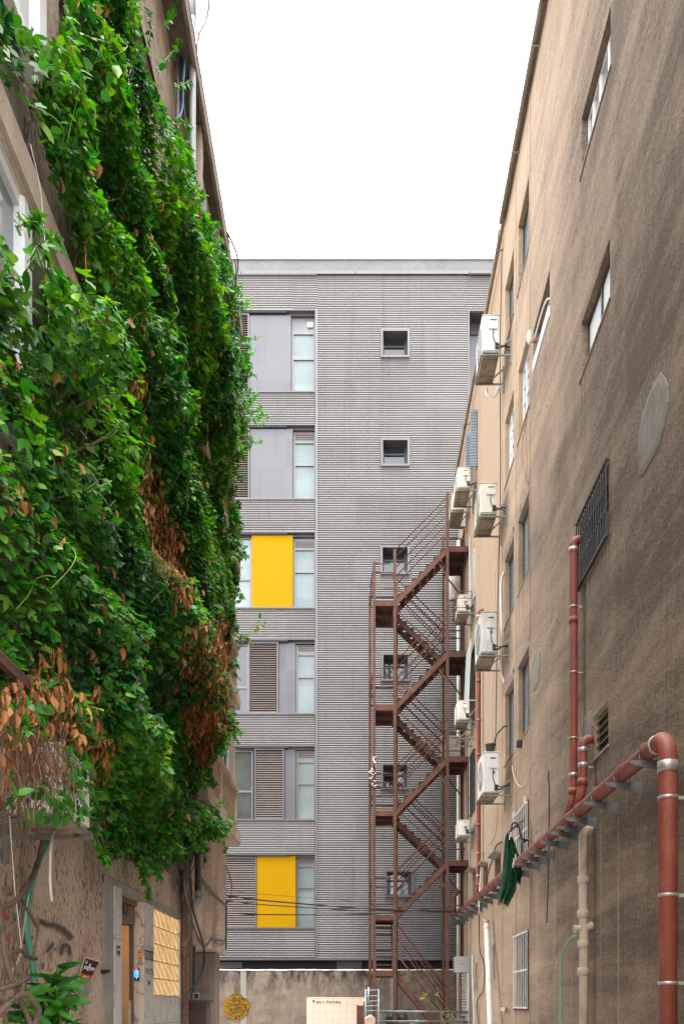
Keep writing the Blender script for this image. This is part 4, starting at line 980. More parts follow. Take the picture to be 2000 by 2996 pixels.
q = MB(); q.tube(curve([(3.05, 19.95, 15.88), (3.08, 19.95, 15.75), (3.25, 19.95, 15.72), (3.32, 19.9, 15.85), (3.43, 19.85, 15.9)]), .035, 10); obj('insulated_hose', q, M['whiteframe'], label='white bent hose hanging under the topmost air conditioner', cat='hose')

# ------------------------------------------------------------------ cables and small fittings
def cable(label, pts, r=.009, m='cable', n=6, nm='cable', cat='cable', group=None):
    q = MB(); q.tube(curve(pts, 6), r, n); return obj(nm, q, M[m], label=label, cat=cat, group=group)
XC = 3.435
cable('long black cable dropping from the roof gutter between the windows and the air conditioners', [(XC, 20.1, 19.2), (XC, 20.35, 17), (XC, 20.3, 14), (XC, 20.6, 11.8), (XC-.01, 20.9, 8.5), (XC, 21.0, 6.6)], .010)
cable('thin off white cable dropping beside the long black cable', [(XC, 21.1, 12.5), (XC, 21.4, 10), (XC, 21.6, 8.2), (XC, 21.5, 6.6)], .008, 'cablewhite')
cable('black clipped cable dropping past the sewer pipe near the green cloth', [onx(1258, 1770, XC), onx(1256, 1790, XC), onx(1258.5, 1802, XC), onx(1258, 1900, XC), onx(1257, 2000, XC), onx(1253, 2118, XC)], .010)
cable('loose red wire hanging from the window with white bars', [onx(1216, 928, XC), onx(1204, 960, XC-.03), onx(1200, 985, XC-.02), onx(1206, 1020, XC-.05), onx(1209, 1060, XC-.02), onx(1203, 1100, XC-.03), onx(1210, 1118, XC)], .005, 'cablered')
cable('thin grey wire hanging beside the red wire', [onx(1210, 940, XC), onx(1195, 1040, XC-.03), onx(1205, 1090, XC-.02), onx(1212, 1120, XC)], .005, 'cablegrey')
cable('orange brown cable hanging free below the white air conditioner', [onx(1140, 1842, XC), onx(1139, 1880, XC-.03), onx(1134, 1920, XC-.04), onx(1118, 1943, XC-.06)], .010, 'cableorange')
cable('cream cable looping from the junction box under the white air conditioner', [onx(1173.5, 1757, XC), onx(1178, 1780, XC-.02), onx(1188, 1801, XC-.04), onx(1198, 1803, XC-.04), onx(1208, 1785, XC-.02), onx(1220, 1742, XC)], .008, 'cablewhite')
cable('black drooping cable beside the round wall box', [onx(1150, 1932, XC), onx(1138, 1940, XC-.03), onx(1130, 1965, XC-.02), onx(1120, 2000, XC-.01), onx(1104, 2075, XC-.1), onx(1098, 2110, XC-.06), onx(1100, 2180, XC-.04), onx(1110, 2215, XC), onx(1108, 2270, XC-.03), onx(1094, 2300, XC-.05), onx(1098, 2360, XC-.03)], .014)
cable('pale cable curving over the sewer pipe into the domed white pipe', [onx(1104, 1960, XC-.02), onx(1099, 2050, XC-.2), onx(1098, 2075, XP-.11), onx(1100, 2095, XP-.08), onx(1106, 2108, XP), onx(1115, 2118, 3.28)], .016, 'cablewhite')
cable('green hose looping down from the beige soil pipe', [onx(1323, 2147, 3.25), onx(1312, 2150, 3.26), onx(1298, 2168, 3.28), onx(1288, 2198, 3.30), onx(1285, 2240, 3.31), onx(1284.3, 2300, 3.31), onx(1284.3, 2375, 3.31)], .013, 'teal', 8, 'garden_hose', 'hose')
cable('green and black wires trailing below the metal meter box', [onx(1085, 2255, XC), onx(1080, 2280, XC-.03), onx(1078, 2330, XC-.02), onx(1075, 2365, XC)], .010, 'cablegreen')
cable('dark red wire trailing below the metal meter box', [onx(1090, 2255, XC), onx(1084, 2300, XC-.03), onx(1080, 2365, XC-.02)], .010, 'cablered')
q = MB(); q.bbox(XC-.09, XC+.013, 17.7, 17.82, rz(1172, 1752), rz(1172, 1738), .01); obj('junction_box', q, M['black'], label='small black junction box below the lowest dark framed window', cat='electrical box')
q = MB(); c = onx(1129, 1962, XC-.02); q.tube([c+Vector((.03, 0, 0)), c-Vector((.12, 0, 0))], .09, 16); obj('round_wall_box', q, M['cement'], label='round grey wall box above the green cloth window openings', cat='electrical box')
lp = thing('wall_lamp', 'cream globe lamp on the wall beside the tilted white window', 'lamp', onx(1214, 800, XW0))
c = onx(1214, 776, XW0-.14); q = MB(); q.tube([c+Vector((0, 0, .14)), c+Vector((0, 0, .12)), c+Vector((0, 0, .05)), c-Vector((0, 0, .05)), c-Vector((0, 0, .11))], [.02, .04, .06, .055, .02], 16); obj('globe', q, M['yellowplastic'], lp)
q = MB(); q.tube([c-Vector((0, 0, .06)), c-Vector((-.14, 0, .06))], .025, 8); obj('arm', q, M['orangepart'], lp)
mbx = thing('meter_box', 'grey metal meter box with punched holes at the foot of the fire escape', 'electrical box', (3.2, 25.9, 2.47))
q = MB(); q.bbox(3.0, 3.43, 25.9, 26.35, 2.47, 2.96, .012); obj('box', q, M['boxgrey'], mbx)
q = MB()
for k in range(-3, 4): 
    if k: q.box(3.215+k*.028-.009, 3.215+k*.028+.009, 25.896, 25.899, 2.72, 2.735)
for k in (-1, 1): q.box(3.206, 3.224, 25.896, 25.899, 2.727+k*.028-.008, 2.727+k*.028+.008)
obj('hole', q, M['dark'], mbx).__setitem__('kind', 'stuff')
rs = thing('roller_shutter', 'pale grey roller shutter in the wall below the meter box', 'shutter', (XW0, 26.4, 0))
q = MB(); z = 0.0
while z < 2.42: q.add([(3.40, 25.75, z), (3.40, 27.4, z), (3.36, 27.4, z+.045), (3.36, 25.75, z+.045), (3.40, 27.4, z+.09), (3.40, 25.75, z+.09)], [(0,1,2,3), (3,2,4,5)]); z += .092
q.box(3.401, 3.44, 25.75, 27.4, 0, 2.42); q.box(3.34, 3.44, 25.68, 25.75, 0, 2.44); obj('slats', q, M['roller'], rs)
q = MB(); q.tube([onx(1143.5, 2068, XW0), onx(1143.5, 2068, XW0-.16), onx(1141.5, 2075, XW0-.17)], .05, 12); obj('overflow_spout', q, M['beigepipe'], label='short bent overflow spout above the domed white pipe', cat='pipe')
q = MB(); q.tube([onx(1156, 2316, XW0), onx(1153, 2316, XW0-.16)], .05, 12); obj('overflow_spout', q, M['pvc'], label='stubby white overflow spout low on the wall beside the slatted white grille', cat='pipe')

# ------------------------------------------------------------------ green cloth on its bracket
cl = thing('green_cloth', 'torn dark green cloth pegged to a bracket beside the white barred window', 'cloth', (3.0, 17.0, 3.4))
q = MB(); rows = []
Yc = 16.9; n = 26
edgeL = [(1163.5, 1907), (1158, 1925), (1155.5, 1960), (1153, 2000), (1148, 2035), (1142.5, 2060)]
edgeR = [(1168, 1906), (1179, 1935), (1189, 1968), (1186, 2000), (1181, 2046), (1164, 2079)]
def lerp(E, t):
    f_ = t*(len(E)-1); i = min(int(f_), len(E)-2); k = f_-i; return (E[i][0]*(1-k)+E[i+1][0]*k, E[i][1]*(1-k)+E[i+1][1]*k)
rr = random.Random(4)
for i in range(25):
    t = i/24; a, b = lerp(edgeL, t), lerp(edgeR, t); row = []
    for j in range(n):
        u = j/(n-1); jag = (rr.uniform(-3, 3) if i == 24 else 0)
        p_ = ony(a[0]*(1-u)+b[0]*u, a[1]*(1-u)+b[1]*u+jag+3*math.sin(u*9)*t, Yc)
        row.append(p_+Vector((0, .055*math.sin(u*17+t*2.2)*(.25+t)+.03*math.sin(u*41+1), 0)))
    rows.append(row)
q.grid(rows); obj('drape', q, M['cloth'], cl)
q = MB(); rows = []
eL = [(1176, 1962), (1174, 1985), (1180, 2004), (1186, 2022)]; eR = [(1191, 1966), (1194, 1985), (1196, 2004), (1192.5, 2028)]
for i in range(14):
    t = i/13; a, b = lerp(eL, t), lerp(eR, t)
    rows.append([ony(a[0]*(1-u)+b[0]*u+(rr.uniform(-1.2, 1.2)), a[1]*(1-u)+b[1]*u, Yc-.10)+Vector((0, .04*math.sin(u*15+t*3), 0)) for u in [k/12 for k in range(13)]])
q.grid(rows); obj('torn_flap', q, M['cloth'], cl)
q = MB()
for (a, b) in ((1171, 1915), (1168, 1921), (1178, 1975), (1182, 1966), (1176, 1985), (1185, 1984), (1180, 1980)): 
    p_ = ony(a, b, Yc-.16); q.box(p_.x-.007, p_.x+.007, p_.y, p_.y+.015, p_.z-.05, p_.z+.05)
obj('peg', q, M['whiteframe'], cl)
br_ = thing('laundry_bracket', 'grey iron laundry bracket and pole holding the green cloth', 'bracket', (3.4, 16.9, 3.5))
q = MB(); a = ony(1195, 1885, Yc); b = ony(1164, 1911, Yc-.1); q.beam(a+(a-b)*.1, b, .05, .05); c = ony(1192, 1888, Yc); q.beam(c, ony(1198, 1973, Yc), .055, .055); q.beam(ony(1196, 1928, Yc), (XW0, Yc, ony(0, 1926, Yc).z), .04, .04)
obj('frame', q, M['steel'], br_)
q = MB(); q.tube(curve([ony(1172, 1910, Yc-.1), ony(1174, 1892, Yc-.12), ony(1182, 1888, Yc-.1), ony(1190, 1900, Yc-.08), ony(1194, 1918, Yc-.08), ony(1203, 1927, Yc-.05), ony(1225, 1926, Yc), (XW0, Yc-.6, ony(0, 1923, Yc).z)]), .018, 8); q.tube(curve([ony(1205, 1930, Yc), ony(1197, 1936, Yc-.06), ony(1196, 1955, Yc-.06), ony(1194, 1970, Yc-.08), ony(1186, 1977, Yc-.1)]), .016, 8); obj('cable', q, M['cable'], br_)

# ------------------------------------------------------------------ clutter at the foot of the fire escape
YJ = 25.2
def J(a, b, y=YJ): return ony(a, b, y)
q = MB(); p0, p1 = J(819, 2308), J(834, 2308); q.box(p0.x, p1.x, YJ, YJ+.14, 0, p0.z); q.box(p0.x-.02, p0.x+.02, YJ-.03, YJ, 0, p0.z+.03); q.box(p1.x-.05, p1.x, YJ-.02, YJ, 0, p0.z+.02)
obj('rusty_stump', q, M['rust'], label='cut off rusty brown steel post in front of the pink tiled panel', cat='post')
q = MB(); p0, p1 = J(833, 2298, 25.6), J(850, 2298, 25.6)
for k in range(4): q.bbox(p0.x, p1.x, 25.6, 25.95, p0.z-.40*(k+1)+.008, p0.z-.40*k, .01)
obj('block_pier', q, M['conc_grey'], label='short stack of grey concrete blocks behind the rusty stump', cat='pier')
q = MB(); rr = random.Random(8); rows = []
for i in range(7):
    t = i/6; rows.append([J(836+t*24, 2339+3*math.sin(u*9+t*4)-8*math.sin(t*3.1), YJ-.3+u*.5) for u in (0, .25, .5, .75, 1)])
q.grid(rows); rows2 = [[(p.x, p.y, 0) for p in r_] for r_ in rows]
for r_, r2 in ((rows[0], rows2[0]), (rows[-1], rows2[-1]), ([r[0] for r in rows], [r[0] for r in rows2])): q.grid([r_, r2])
obj('rubbish_sack', q, M['ply'], label='pale rubbish sack slumped beside the rusty stump', cat='sack')
sf = thing('scaffold_frame', 'small pale blue and white steel ladder frame at the foot of the fire escape', 'frame', J(853, 2320, 25.4))
q = MB(); y = 25.4
for a in (838, 868): q.tube([(J(a, 0, y).x, y, 0), J(a, 2270, y)], .018, 8)
for b in (2273, 2286, 2298, 2309, 2320): q.tube([J(836, b, y), J(869, b-1.5, y)], .013, 8)
q.tube([J(845, 2266, y-.1), J(845, 2299, y-.1)], .026, 8)
obj('rungs', q, M['bluepipe'], sf)
gr = thing('guard_rail', 'rust flecked horizontal pipe rail along the foot of the fire escape', 'railing', (1.9, 25.6, 0))
q = MB(); y = 25.65
for b in (2320.5, 2343): q.tube([J(862, b, y), J(1073, b+2, y)], .03, 10)
obj('rail', q, M['steel'], gr)
q = MB()
for a in (873, 1012): q.tube([(J(a, 0, y).x, y, 0), J(a, 2320, y)], .022, 8)
obj('rail_post', q, M['rustpipe'], gr)
pm = thing('pump_motor', 'dark finned pump motor behind the pipe rail', 'motor', J(905, 2340, 26.4))
q = MB(); c = J(905, 2335, 26.4)
q.tube([c+Vector((-.3, 0, 0)), c+Vector((.1, 0, 0))], .17, 18)
for k in range(8): q.tube([c+Vector((-.27+k*.045, 0, 0)), c+Vector((-.26+k*.045, 0, 0))], .20, 18)
q.box(c.x-.3, c.x+.3, c.y-.15, c.y+.15, 0, c.z-.18); obj('body', q, plain('dark green motor paint', (.045, .06, .055), .5, .2, .4), pm)
q = MB(); q.tube([c+Vector((.1, 0, 0)), c+Vector((.38, 0, 0))], .10, 14); q.tube([c+Vector((.3, 0, 0)), c+Vector((.3, 0, .22)), c+Vector((.5, 0, .22))], .04, 10); obj('pump', q, M['darkgrey'], pm)
vv = thing('water_valve', 'blue grey cast valve body behind the pipe rail', 'valve', J(958, 2345, 26.3))
q = MB(); c = J(958, 2345, 26.3); q.tube([c+Vector((0, 0, -.35)), c+Vector((0, 0, -.05)), c, c+Vector((0, 0, .1))], [.08, .08, .13, .06], 16); q.tube([c+Vector((-.25, 0, -.1)), c+Vector((.25, 0, -.1))], .07, 12); q.tube(arc(c+Vector((0, 0, .17)), (1, 0, 0), (0, .3, 1), 0, 6.28, .09, 18), .014, 6); obj('body', q, plain('blue grey valve paint', (.13, .20, .23), .5, .1, .25), vv)
q = MB(); c = J(1040, 2330, 26.5)
rr = random.Random(12)
for k in range(26):
    p_ = c+Vector((rr.uniform(-.35, .35), rr.uniform(-.2, .2), rr.uniform(-.12, .05))); s_ = rr.uniform(.03, .1)
    q.add([p_+Vector((rr.uniform(-s_, s_), rr.uniform(-s_, s_), rr.uniform(-s_, s_))) for _ in range(4)], [(0,1,2), (0,2,3), (0,3,1), (1,3,2)])
q.box(c.x-.4, c.x+.4, c.y-.3, c.y+.3, 0, c.z-.1)
obj('rubble_heap', q, M['conc'], label='heap of rags and rubble against the wall behind the pipe rail', cat='rubble')
# ================================================================== stuccoed building on the left
XL = -2.5
def L(a, b, X=XL): return onx(a, b, X)
lb = thing('stuccoed_building', 'old rough stuccoed apartment block half covered by climbing vine', 'building', (XL, 10, 0))
mb = MB()
HOLES = [(9.02, 10.0, 0.0, 2.70, .10), (10.46, 12.03, 1.61, 2.695, .05), (7.2, 8.6, 8.6, 10.1, .2), (8.9, 10.6, 11.3, 12.9, .2), (11.2, 12.2, 11.2, 13.2, .2)]
mb.wall('x', XL, 1.5, 12.78, 0, 14.45, HOLES, .1, -1)
mb.wall('x', XL, 12.78, 16.5, 2.46, 14.45, [(13.3, 15.9, 5.7, 6.75, .2), (13.3, 15.9, 8.2, 9.3, .2), (13.3, 15.9, 10.75, 11.8, .2), (13.3, 15.9, 13.1, 14.1, .2)], .2, -1)
mb.quad((XL, 16.5, 2.46), (XL-8, 16.5, 2.46), (XL-8, 16.5, 14.45), (XL, 16.5, 14.45)); mb.quad((XL, 12.78, 0), (XL-8, 12.78, 0), (XL-8, 12.78, 2.46), (XL, 12.78, 2.46))
mb.quad((XL, 12.78, 2.46), (XL, 16.5, 2.46), (XL-8, 16.5, 2.46), (XL-8, 12.78, 2.46)); mb.quad((XL, 1.5, 0), (XL-8, 1.5, 0), (XL-8, 1.5, 14.45), (XL, 1.5, 14.45)); mb.quad((XL-8, 1.5, 0), (XL-8, 16.5, 0), (XL-8, 16.5, 14.45), (XL-8, 1.5, 14.45))
obj('wall', mb, M['stucco'], lb)
mb = MB(); mb.box(XL-8, -2.2, 1.5, 16.55, 14.45, 14.62)
ev = obj('roof', mb, M['soffit'], lb)
mb = MB(); mb.box(-2.24, -2.19, 1.5, 16.56, 14.40, 14.66); mb.box(-2.215, -2.185, 1.5, 16.56, 14.66, 14.68); obj('eave_board', mb, M['conc'], ev)
mb = MB(); mb.box(XL-.02, -2.46, 12.6, 16.45, 14.0, 14.44); obj('frieze', mb, M['whitewall'], lb)
# open ground floor: concrete column
q = MB(); a, b = L(482, 0, -2.62), L(516, 0, -2.56); q.bbox(-2.93, -2.56, 15.6, 16.1, 0, 2.455, .015); obj('column', q, M['conc'], lb)
q = MB(); q.box(-6, -2.62, 13.9, 14.0, 0, 2.455); obj('rear_partition', q, M['darkgrey'], lb)
q = MB(); q.box(-2.72, -2.56, 13.0, 13.2, 0, 2.455); obj('column', q, M['cement'], lb)
# bay at the far end: slabs, slatted parapets, sills, posts, windows
for k, z0 in enumerate((4.5, 7.06, 9.62, 12.15)):
    q = MB(); q.bbox(-2.499, -2.17, 12.5, 16.15, z0, z0+.22, .02); q.bbox(-2.5+.002, -2.19, 12.52, 16.12, z0+.22, z0+.26, .006); sb = obj('bay_slab', q, M['concl'], lb)
    q = MB(); z = z0+.275
    while z < z0+1.0: q.add([(-2.25, 12.62, z), (-2.25, 16.0, z), (-2.262, 16.0, z+.066), (-2.262, 12.62, z+.066), (-2.27, 12.62, z), (-2.27, 16.0, z)], [(0,1,2,3), (0,1,5,4)]); z += .073
    q.box(-2.49, -2.272, 12.6, 16.02, z0+.26, z0+1.0)
    obj('slatted_parapet', q, M['slat'], lb)
    q = MB(); q.bbox(-2.49, -2.20, 12.55, 16.1, z0+1.0, z0+1.07, .012); obj('bay_sill', q, M['concl'], lb)
    for y in (12.56, 14.2, 15.95):
        q = MB(); q.box(-2.40, -2.235, y, y+.14, z0+.262, z0+1.0); q.box(-2.45, -2.27, y, y+.14, z0+1.0, z0+2.55 if k < 3 else 14.44); obj('post', q, M['concl'], lb)
    q = MB(); zt = z0+2.45 if k < 3 else 14.3
    for y in (12.75, 13.45, 14.4, 15.1, 15.88): q.box(-2.40, -2.36, y, y+.05, z0+1.07, zt)
    q.box(-2.40, -2.361, 12.7, 15.95, zt-.06, zt); o = obj('window', q, M['whiteframe'], lb)
    q = MB(); q.box(-2.45, -2.42, 12.7, 15.95, z0+1.08, zt-.01); obj('pane', q, M['skyglass'], o)
# slabs and glazed balconies nearer the camera
q = MB(); q.bbox(-2.499, -2.15, 2.0, 8.4, 6.86, 7.14, .03); s1 = obj('balcony_slab', q, M['concl'], lb)
q = MB(); q.box(-2.49, -2.20, 2.0, 8.05, 6.845, 6.859); obj('soffit', q, M['whitewall'], s1, label='white painted soffit, peeling')
q = MB(); q.bbox(-2.499, -2.2, 2.0, 6.1, 9.95, 10.25, .02); obj('balcony_slab', q, M['concl'], lb)
for z0, z1, y1 in ((5.1, 6.84, 5.75), (8.0, 9.94, 6.02)):
    q = MB()
    q.bbox(-2.32, -2.18, y1-.13, y1+.02, z0, z1, .01); q.box(-2.28, -2.21, y1-.9, y1-.83, z0, z1); q.box(-2.28, -2.21, 2.2, y1-.13, z1-.08, z1-.002); q.box(-2.28, -2.21, 2.2, y1-.13, z0, z0+.07)
    o = obj('window', q, M['whiteframe'], lb); q = MB(); q.box(-2.27, -2.25, 2.2, y1-.12, z0+.05, z1-.06); q.box(-2.48, -2.27, y1-.06, y1-.03, z0+.05, z1-.06); obj('pane', q, M['skyglass'], o)
q = MB(); q.bbox(-2.49, -2.22, 2.0, 6.0, 4.0, 5.09, .02); obj('balcony_parapet', q, M['conc'], lb); q = MB(); q.bbox(-2.52, -2.40, 2.0, 6.2, 7.55, 7.99, .02); obj('balcony_parapet', q, M['conc'], lb)
for (y0, y1, z0, z1) in ((7.2, 8.6, 8.6, 10.1), (8.9, 10.6, 11.3, 12.9), (11.2, 12.2, 11.2, 13.2)):
    q = MB(); X = XL-.12
    q.box(X, X+.05, y0, y1, z0, z0+.06); q.box(X, X+.05, y0, y1, z1-.06, z1); q.box(X, X+.05, y0, y0+.06, z0+.06, z1-.06); q.box(X, X+.05, y1-.06, y1, z0+.06, z1-.06); q.box(X, X+.045, (y0+y1)/2-.03, (y0+y1)/2+.03, z0+.06, z1-.06)
    o = obj('window', q, M['whiteframe'], lb); q = MB(); q.box(X+.01, X+.02, y0+.02, y1-.02, z0+.02, z1-.02); obj('pane', q, M['skyglass'], o)
for (y0, y1, z0, z1) in ((13.3, 15.9, 5.7, 6.75), (13.3, 15.9, 8.2, 9.3), (13.3, 15.9, 10.75, 11.8), (13.3, 15.9, 13.1, 14.1)):
    pass
q = MB(); q.add([(XL+.002, 11.0, 10.9), (XL+.002, 12.4, 10.9), (XL+.002, 12.4, 11.05), (XL+.002, 11.0, 11.05), (-2.28, 11.0, 10.95), (-2.28, 12.4, 10.95)], [(3,2,5,4), (0,1,5,4)]); obj('sloped_sill', q, M['conc'], lb)

# ------------------------------------------------------------------ entrance: marble, door, glass blocks, lit hall
q = MB(); q.box(XL, XL+.02, 8.44, 8.755, 0, 2.78); q.box(XL, XL+.012, 8.44, 12.2, 2.705, 2.79); obj('cement_trim', q, M['cement'], lb)
q = MB(); q.box(XL, XL+.035, 8.757, 9.02, 0, 2.72); q.box(XL-.10, XL-.0, 9.0, 9.019, 0, 2.70); obj('marble_panel', q, M['marble'], lb)
q = MB()
q.box(XL, XL+.03, 10.0, 10.455, 0, 2.70); q.box(XL, XL+.03, 10.455, 12.2, 0, 1.605); q.box(XL, XL+.03, 12.035, 12.2, 1.605, 2.70)
mpn = obj('marble_panel', q, M['marble'], lb)
q = MB(); q.box(XL-.12, XL+.031, 9.975, 10.001, 0, 2.699); obj('marble_reveal', q, M['marblewarm'], lb)
gbk = MB(); gbk.box(XL-.04, XL-.012, 10.46, 12.03, 1.61, 2.695); go = obj('glass_block_window', gbk, M['grout'], lb)
q = MB(); cw, ch = 1.57/7, 1.085/5
for i in range(7):
    for j in range(5):
        y0, z0 = 10.46+i*cw+.008, 1.61+j*ch+.008; y1, z1 = y0+cw-.016, z0+ch-.016
        q.bbox(XL-.03, XL+.012, y0, y1, z0, z1, .018)
obj('glass_block', q, M['glassblock'], go)
# hall behind
q = MB(); x0, x1, y0, y1, zh = XL-2.4, XL-.13, 8.85, 10.25, 2.95
q.quad((x0, y0, 0), (x0, y1, 0), (x0, y1, zh), (x0, y0, zh)); q.quad((x0, y0, 0), (x1, y0, 0), (x1, y0, zh), (x0, y0, zh)); q.quad((x0, y0, zh), (x0, y1, zh), (x1, y1, zh), (x1, y0, zh))
q.quad((x0, y0, .02), (x1, y0, .02), (x1, y1, .02), (x0, y1, .02)); q.quad((x1, 9.99, 0), (x1, y1, 0), (x1, y1, zh), (x1, 9.99, zh)); q.quad((x1, y0, 0), (x1, 9.03, 0), (x1, 9.03, zh), (x1, y0, zh)); q.quad((x1, y0, 2.69), (x1, y1, 2.69), (x1, y1, zh), (x1, y0, zh))
hall = obj('entrance_hall', q, M['whitewall'], lb)
q = MB(); q.box(x0, XL-.45, y1-.02, y1-.001, 0, zh-.02); obj('marble_lining', q, M['marblewarm'], hall)
q = MB(); q.bbox(XL-1.3, XL-.9, 9.3, 9.7, zh-.09, zh-.03, .01); obj('ceiling_lamp', q, M['halllamp'], hall)
dr = MB(); X = XL-.10
dr.box(X-.05, X+.01, 9.02, 9.05, 0, 2.70); dr.box(X-.05, X+.012, 9.93, 9.975, 0, 2.70); dr.box(X-.05, X+.035, 9.05, 9.93, 2.42, 2.50); dr.box(X-.05, X+.05, 9.02, 9.975, 2.64, 2.70)
do = obj('door_frame', dr, M['bronze'], lb)
for k in range(6): q = MB(); q.box(X-.02, X, 9.13+k*.14, 9.155+k*.14, 2.50, 2.64); obj('transom_bar', q, M['brownmetal'], do)
q = MB(); q.box(X-.86, X-.02, 9.88, 9.925, .02, 2.415); dl = obj('door_leaf', q, M['bronzelit'], lb)
q = MB(); q.box(X-.16, X-.10, 9.868, 9.879, 1.28, 1.48); q.tube([(X-.13, 9.868, 1.38), (X-.13, 9.82, 1.38), (X-.24, 9.82, 1.38)], .011, 8); q.box(X-.025, X-.0, 9.872, 9.93, 1.2, 1.55); obj('handle', q, M['clampsteel'], dl)
# keypad, stickers, lettering
kp = thing('door_keypad', 'white and black door keypad with glowing blue keys on the marble reveal', 'keypad', (XL-.05, 9.96, 1.82))
yk = 9.975; kx0, kx1, kz0, kz1 = XL-.085, XL-.018, 1.775, 1.925
q = MB(); q.bbox(kx0-.012, kx1+.004, yk-.03, yk-.001, kz0, kz1, .008); obj('housing', q, M['acwhite'], kp)
q = MB(); q.bbox(kx0+.004, kx1+.006, yk-.036, yk-.029, kz0-.002, kz1-.002, .004); obj('face', q, M['black'], kp)
q = MB()
for r_ in range(4):
    for c_ in range(3): q.box(kx0+.012+c_*.019, kx0+.024+c_*.019, yk-.039, yk-.0362, kz1-.046-r_*.019, kz1-.034-r_*.019)
q.box(kx0+.030, kx0+.044, yk-.039, yk-.0362, kz1-.124, kz1-.110); obj('key', q, M['blueglow'], kp).__setitem__('kind', 'stuff')
q = MB(); q.box(kx0+.020, kx0+.050, yk-.039, yk-.0362, kz1-.024, kz1-.012); obj('status_light', q, M['redglow'], kp)
st = thing('door_sticker', 'small black and red sticker on the grey marble before the open door', 'sticker', (XL+.036, 8.86, 2.0), 'stickers beside the door')
q = MB(); q.box(XL+.0352, XL+.037, 8.82, 8.945, 2.03, 2.11); obj('label_face', q, M['black'], st); q = MB(); q.box(XL+.0352, XL+.037, 8.82, 8.945, 2.0, 2.029); obj('red_band', q, M['red'], st)
text_mesh('ןומא', .04, M['white'], st, 'lettering', (XL+.0372, 8.85, 2.06), (0, 1, 0), (0, 0, 1), .065)
st = thing('door_sticker', 'small yellow sticker with an orange oval on the warm marble beside the keypad', 'sticker', (XL-.04, 9.97, 2.05), 'stickers beside the door')
q = MB(); q.box(XL-.045, XL+.012, yk-.004, yk-.001, 2.03, 2.14); obj('label_face', q, plain('ochre sticker', (.42, .27, .10), .6), st)
q = MB(); c = Vector((XL-.017, yk-.0042, 2.062)); q.add([c+Vector((.024*math.cos(t*.393), 0, .016*math.sin(t*.393))) for t in range(16)], [list(range(16))]); obj('oval', q, plain('orange red sticker ink', (.62, .14, .04), .6), st)
q = MB()
for zz in (2.125, 2.105, 2.036): q.box(XL-.04, XL+.006, yk-.0046, yk-.0041, zz-.004, zz+.004)
obj('print_line', q, M['black'], st)
tm = text_mesh('סקוביטומ', .19, M['black'], lb, 'lettering', (XL+.0305, 10.01, 2.03), (0, 1, 0), (0, 0, 1), .44, .001, 'bold black shop lettering on the marble', bold=.004)
text_mesh('האישנ יזגרא', .12, M['cablegrey'], lb, 'lettering', (XL+.0305, 10.02, 1.86), (0, 1, 0), (0, 0, 1), .42, .001, 'thinner grey second line of lettering')
q = MB(); x = XL+.0312; q.add([(x, 10.16, 1.76), (x, 10.20, 1.81), (x, 10.20, 1.785), (x, 10.27, 1.785), (x, 10.27, 1.735), (x, 10.20, 1.735), (x, 10.20, 1.71)], [list(range(7))]); obj('arrow', q, M['black'], lb)
# house number sign
sg = thing('house_number_sign', 'tilted black and red number 10 sign with white lettering on the stucco', 'sign', onx(192, 2252, -2.46))
BL, TL, TR, BR = onx(180, 2249, -2.47), onx(195, 2197, -2.47), onx(228.2, 2206.7, -2.40), onx(204.5, 2253, -2.40)
_n = (TL-BL).cross(TR-BL); _d = BR-Vector((0, 0, EYE)); BR = Vector((0, 0, EYE))+_d*((BL-Vector((0, 0, EYE))).dot(_n)/_d.dot(_n))
nn = (BR-BL).cross(TL-BL).normalized()
if nn.x < 0: nn = -nn
def pl(u, v, d=0): return BL*(1-u)*(1-v)+BR*u*(1-v)+TL*(1-u)*v+TR*u*v+nn*d
def plate(nm, m, u0, u1, v0, v1, d, th=.003):
    q = MB(); P = [pl(u0, v0, d), pl(u1, v0, d), pl(u1, v1, d), pl(u0, v1, d)]; Q = [p-nn*th for p in P]
    q.add(P+Q, [(0,1,2,3), (7,6,5,4), (0,4,5,1), (1,5,6,2), (2,6,7,3), (3,7,4,0)]); return obj(nm, q, m, sg)
plate('plate', M['whitewall'], -.0, 1, 0, 1.02, 0, .012); plate('red_field', M['red'], .015, .985, .01, .985, .002, .0015); plate('black_field', M['black'], .045, .955, .30, .945, .004, .0015)
ux, uy = pl(1, .6)-pl(0, .6), pl(.4, 1)-pl(.4, 0); W_ = ux.length; H_ = uy.length
text_mesh('10', .22*H_, M['white'], sg, 'lettering', pl(.07, .72, .0055), ux, uy, .17*W_, .0005)
text_mesh('ןומא', .20*H_, M['white'], sg, 'lettering', pl(.07, .52, .0055), ux, uy, .30*W_, .0005, bold=.002)
text_mesh('דקומ', .20*H_, M['white'], sg, 'lettering', pl(.54, .52, .0055), ux, uy, .36*W_, .0005, bold=.002)
text_mesh('*3340', .17*H_, M['white'], sg, 'lettering', pl(.20, .10, .0055), ux, uy, .46*W_, .0005, bold=.001)
q = MB(); q.tube([pl(.44+.05*math.cos(t*.3), .56+.10*math.sin(t*.3), .006) for t in range(22)], .0035, 5); q.tube([pl(.455+.03*math.cos(t*.3), .72+.05*math.sin(t*.3), .006) for t in range(22)], .0035, 5); obj('emblem', q, M['white'], sg)
q = MB(); q.tube([pl(.42, .50, .0062), pl(.43, .60, .0062)], .005, 6); obj('emblem_accent', q, M['red'], sg)
q = MB()
for k in range(9): a = .12+k*.09; q.add([pl(a, .40, .0052), pl(a+.05, .40, .0052), pl(a+.05, .445, .0052), pl(a, .445, .0052)], [(0,1,2,3)])
obj('faded_print', q, M['darkgrey'], sg)
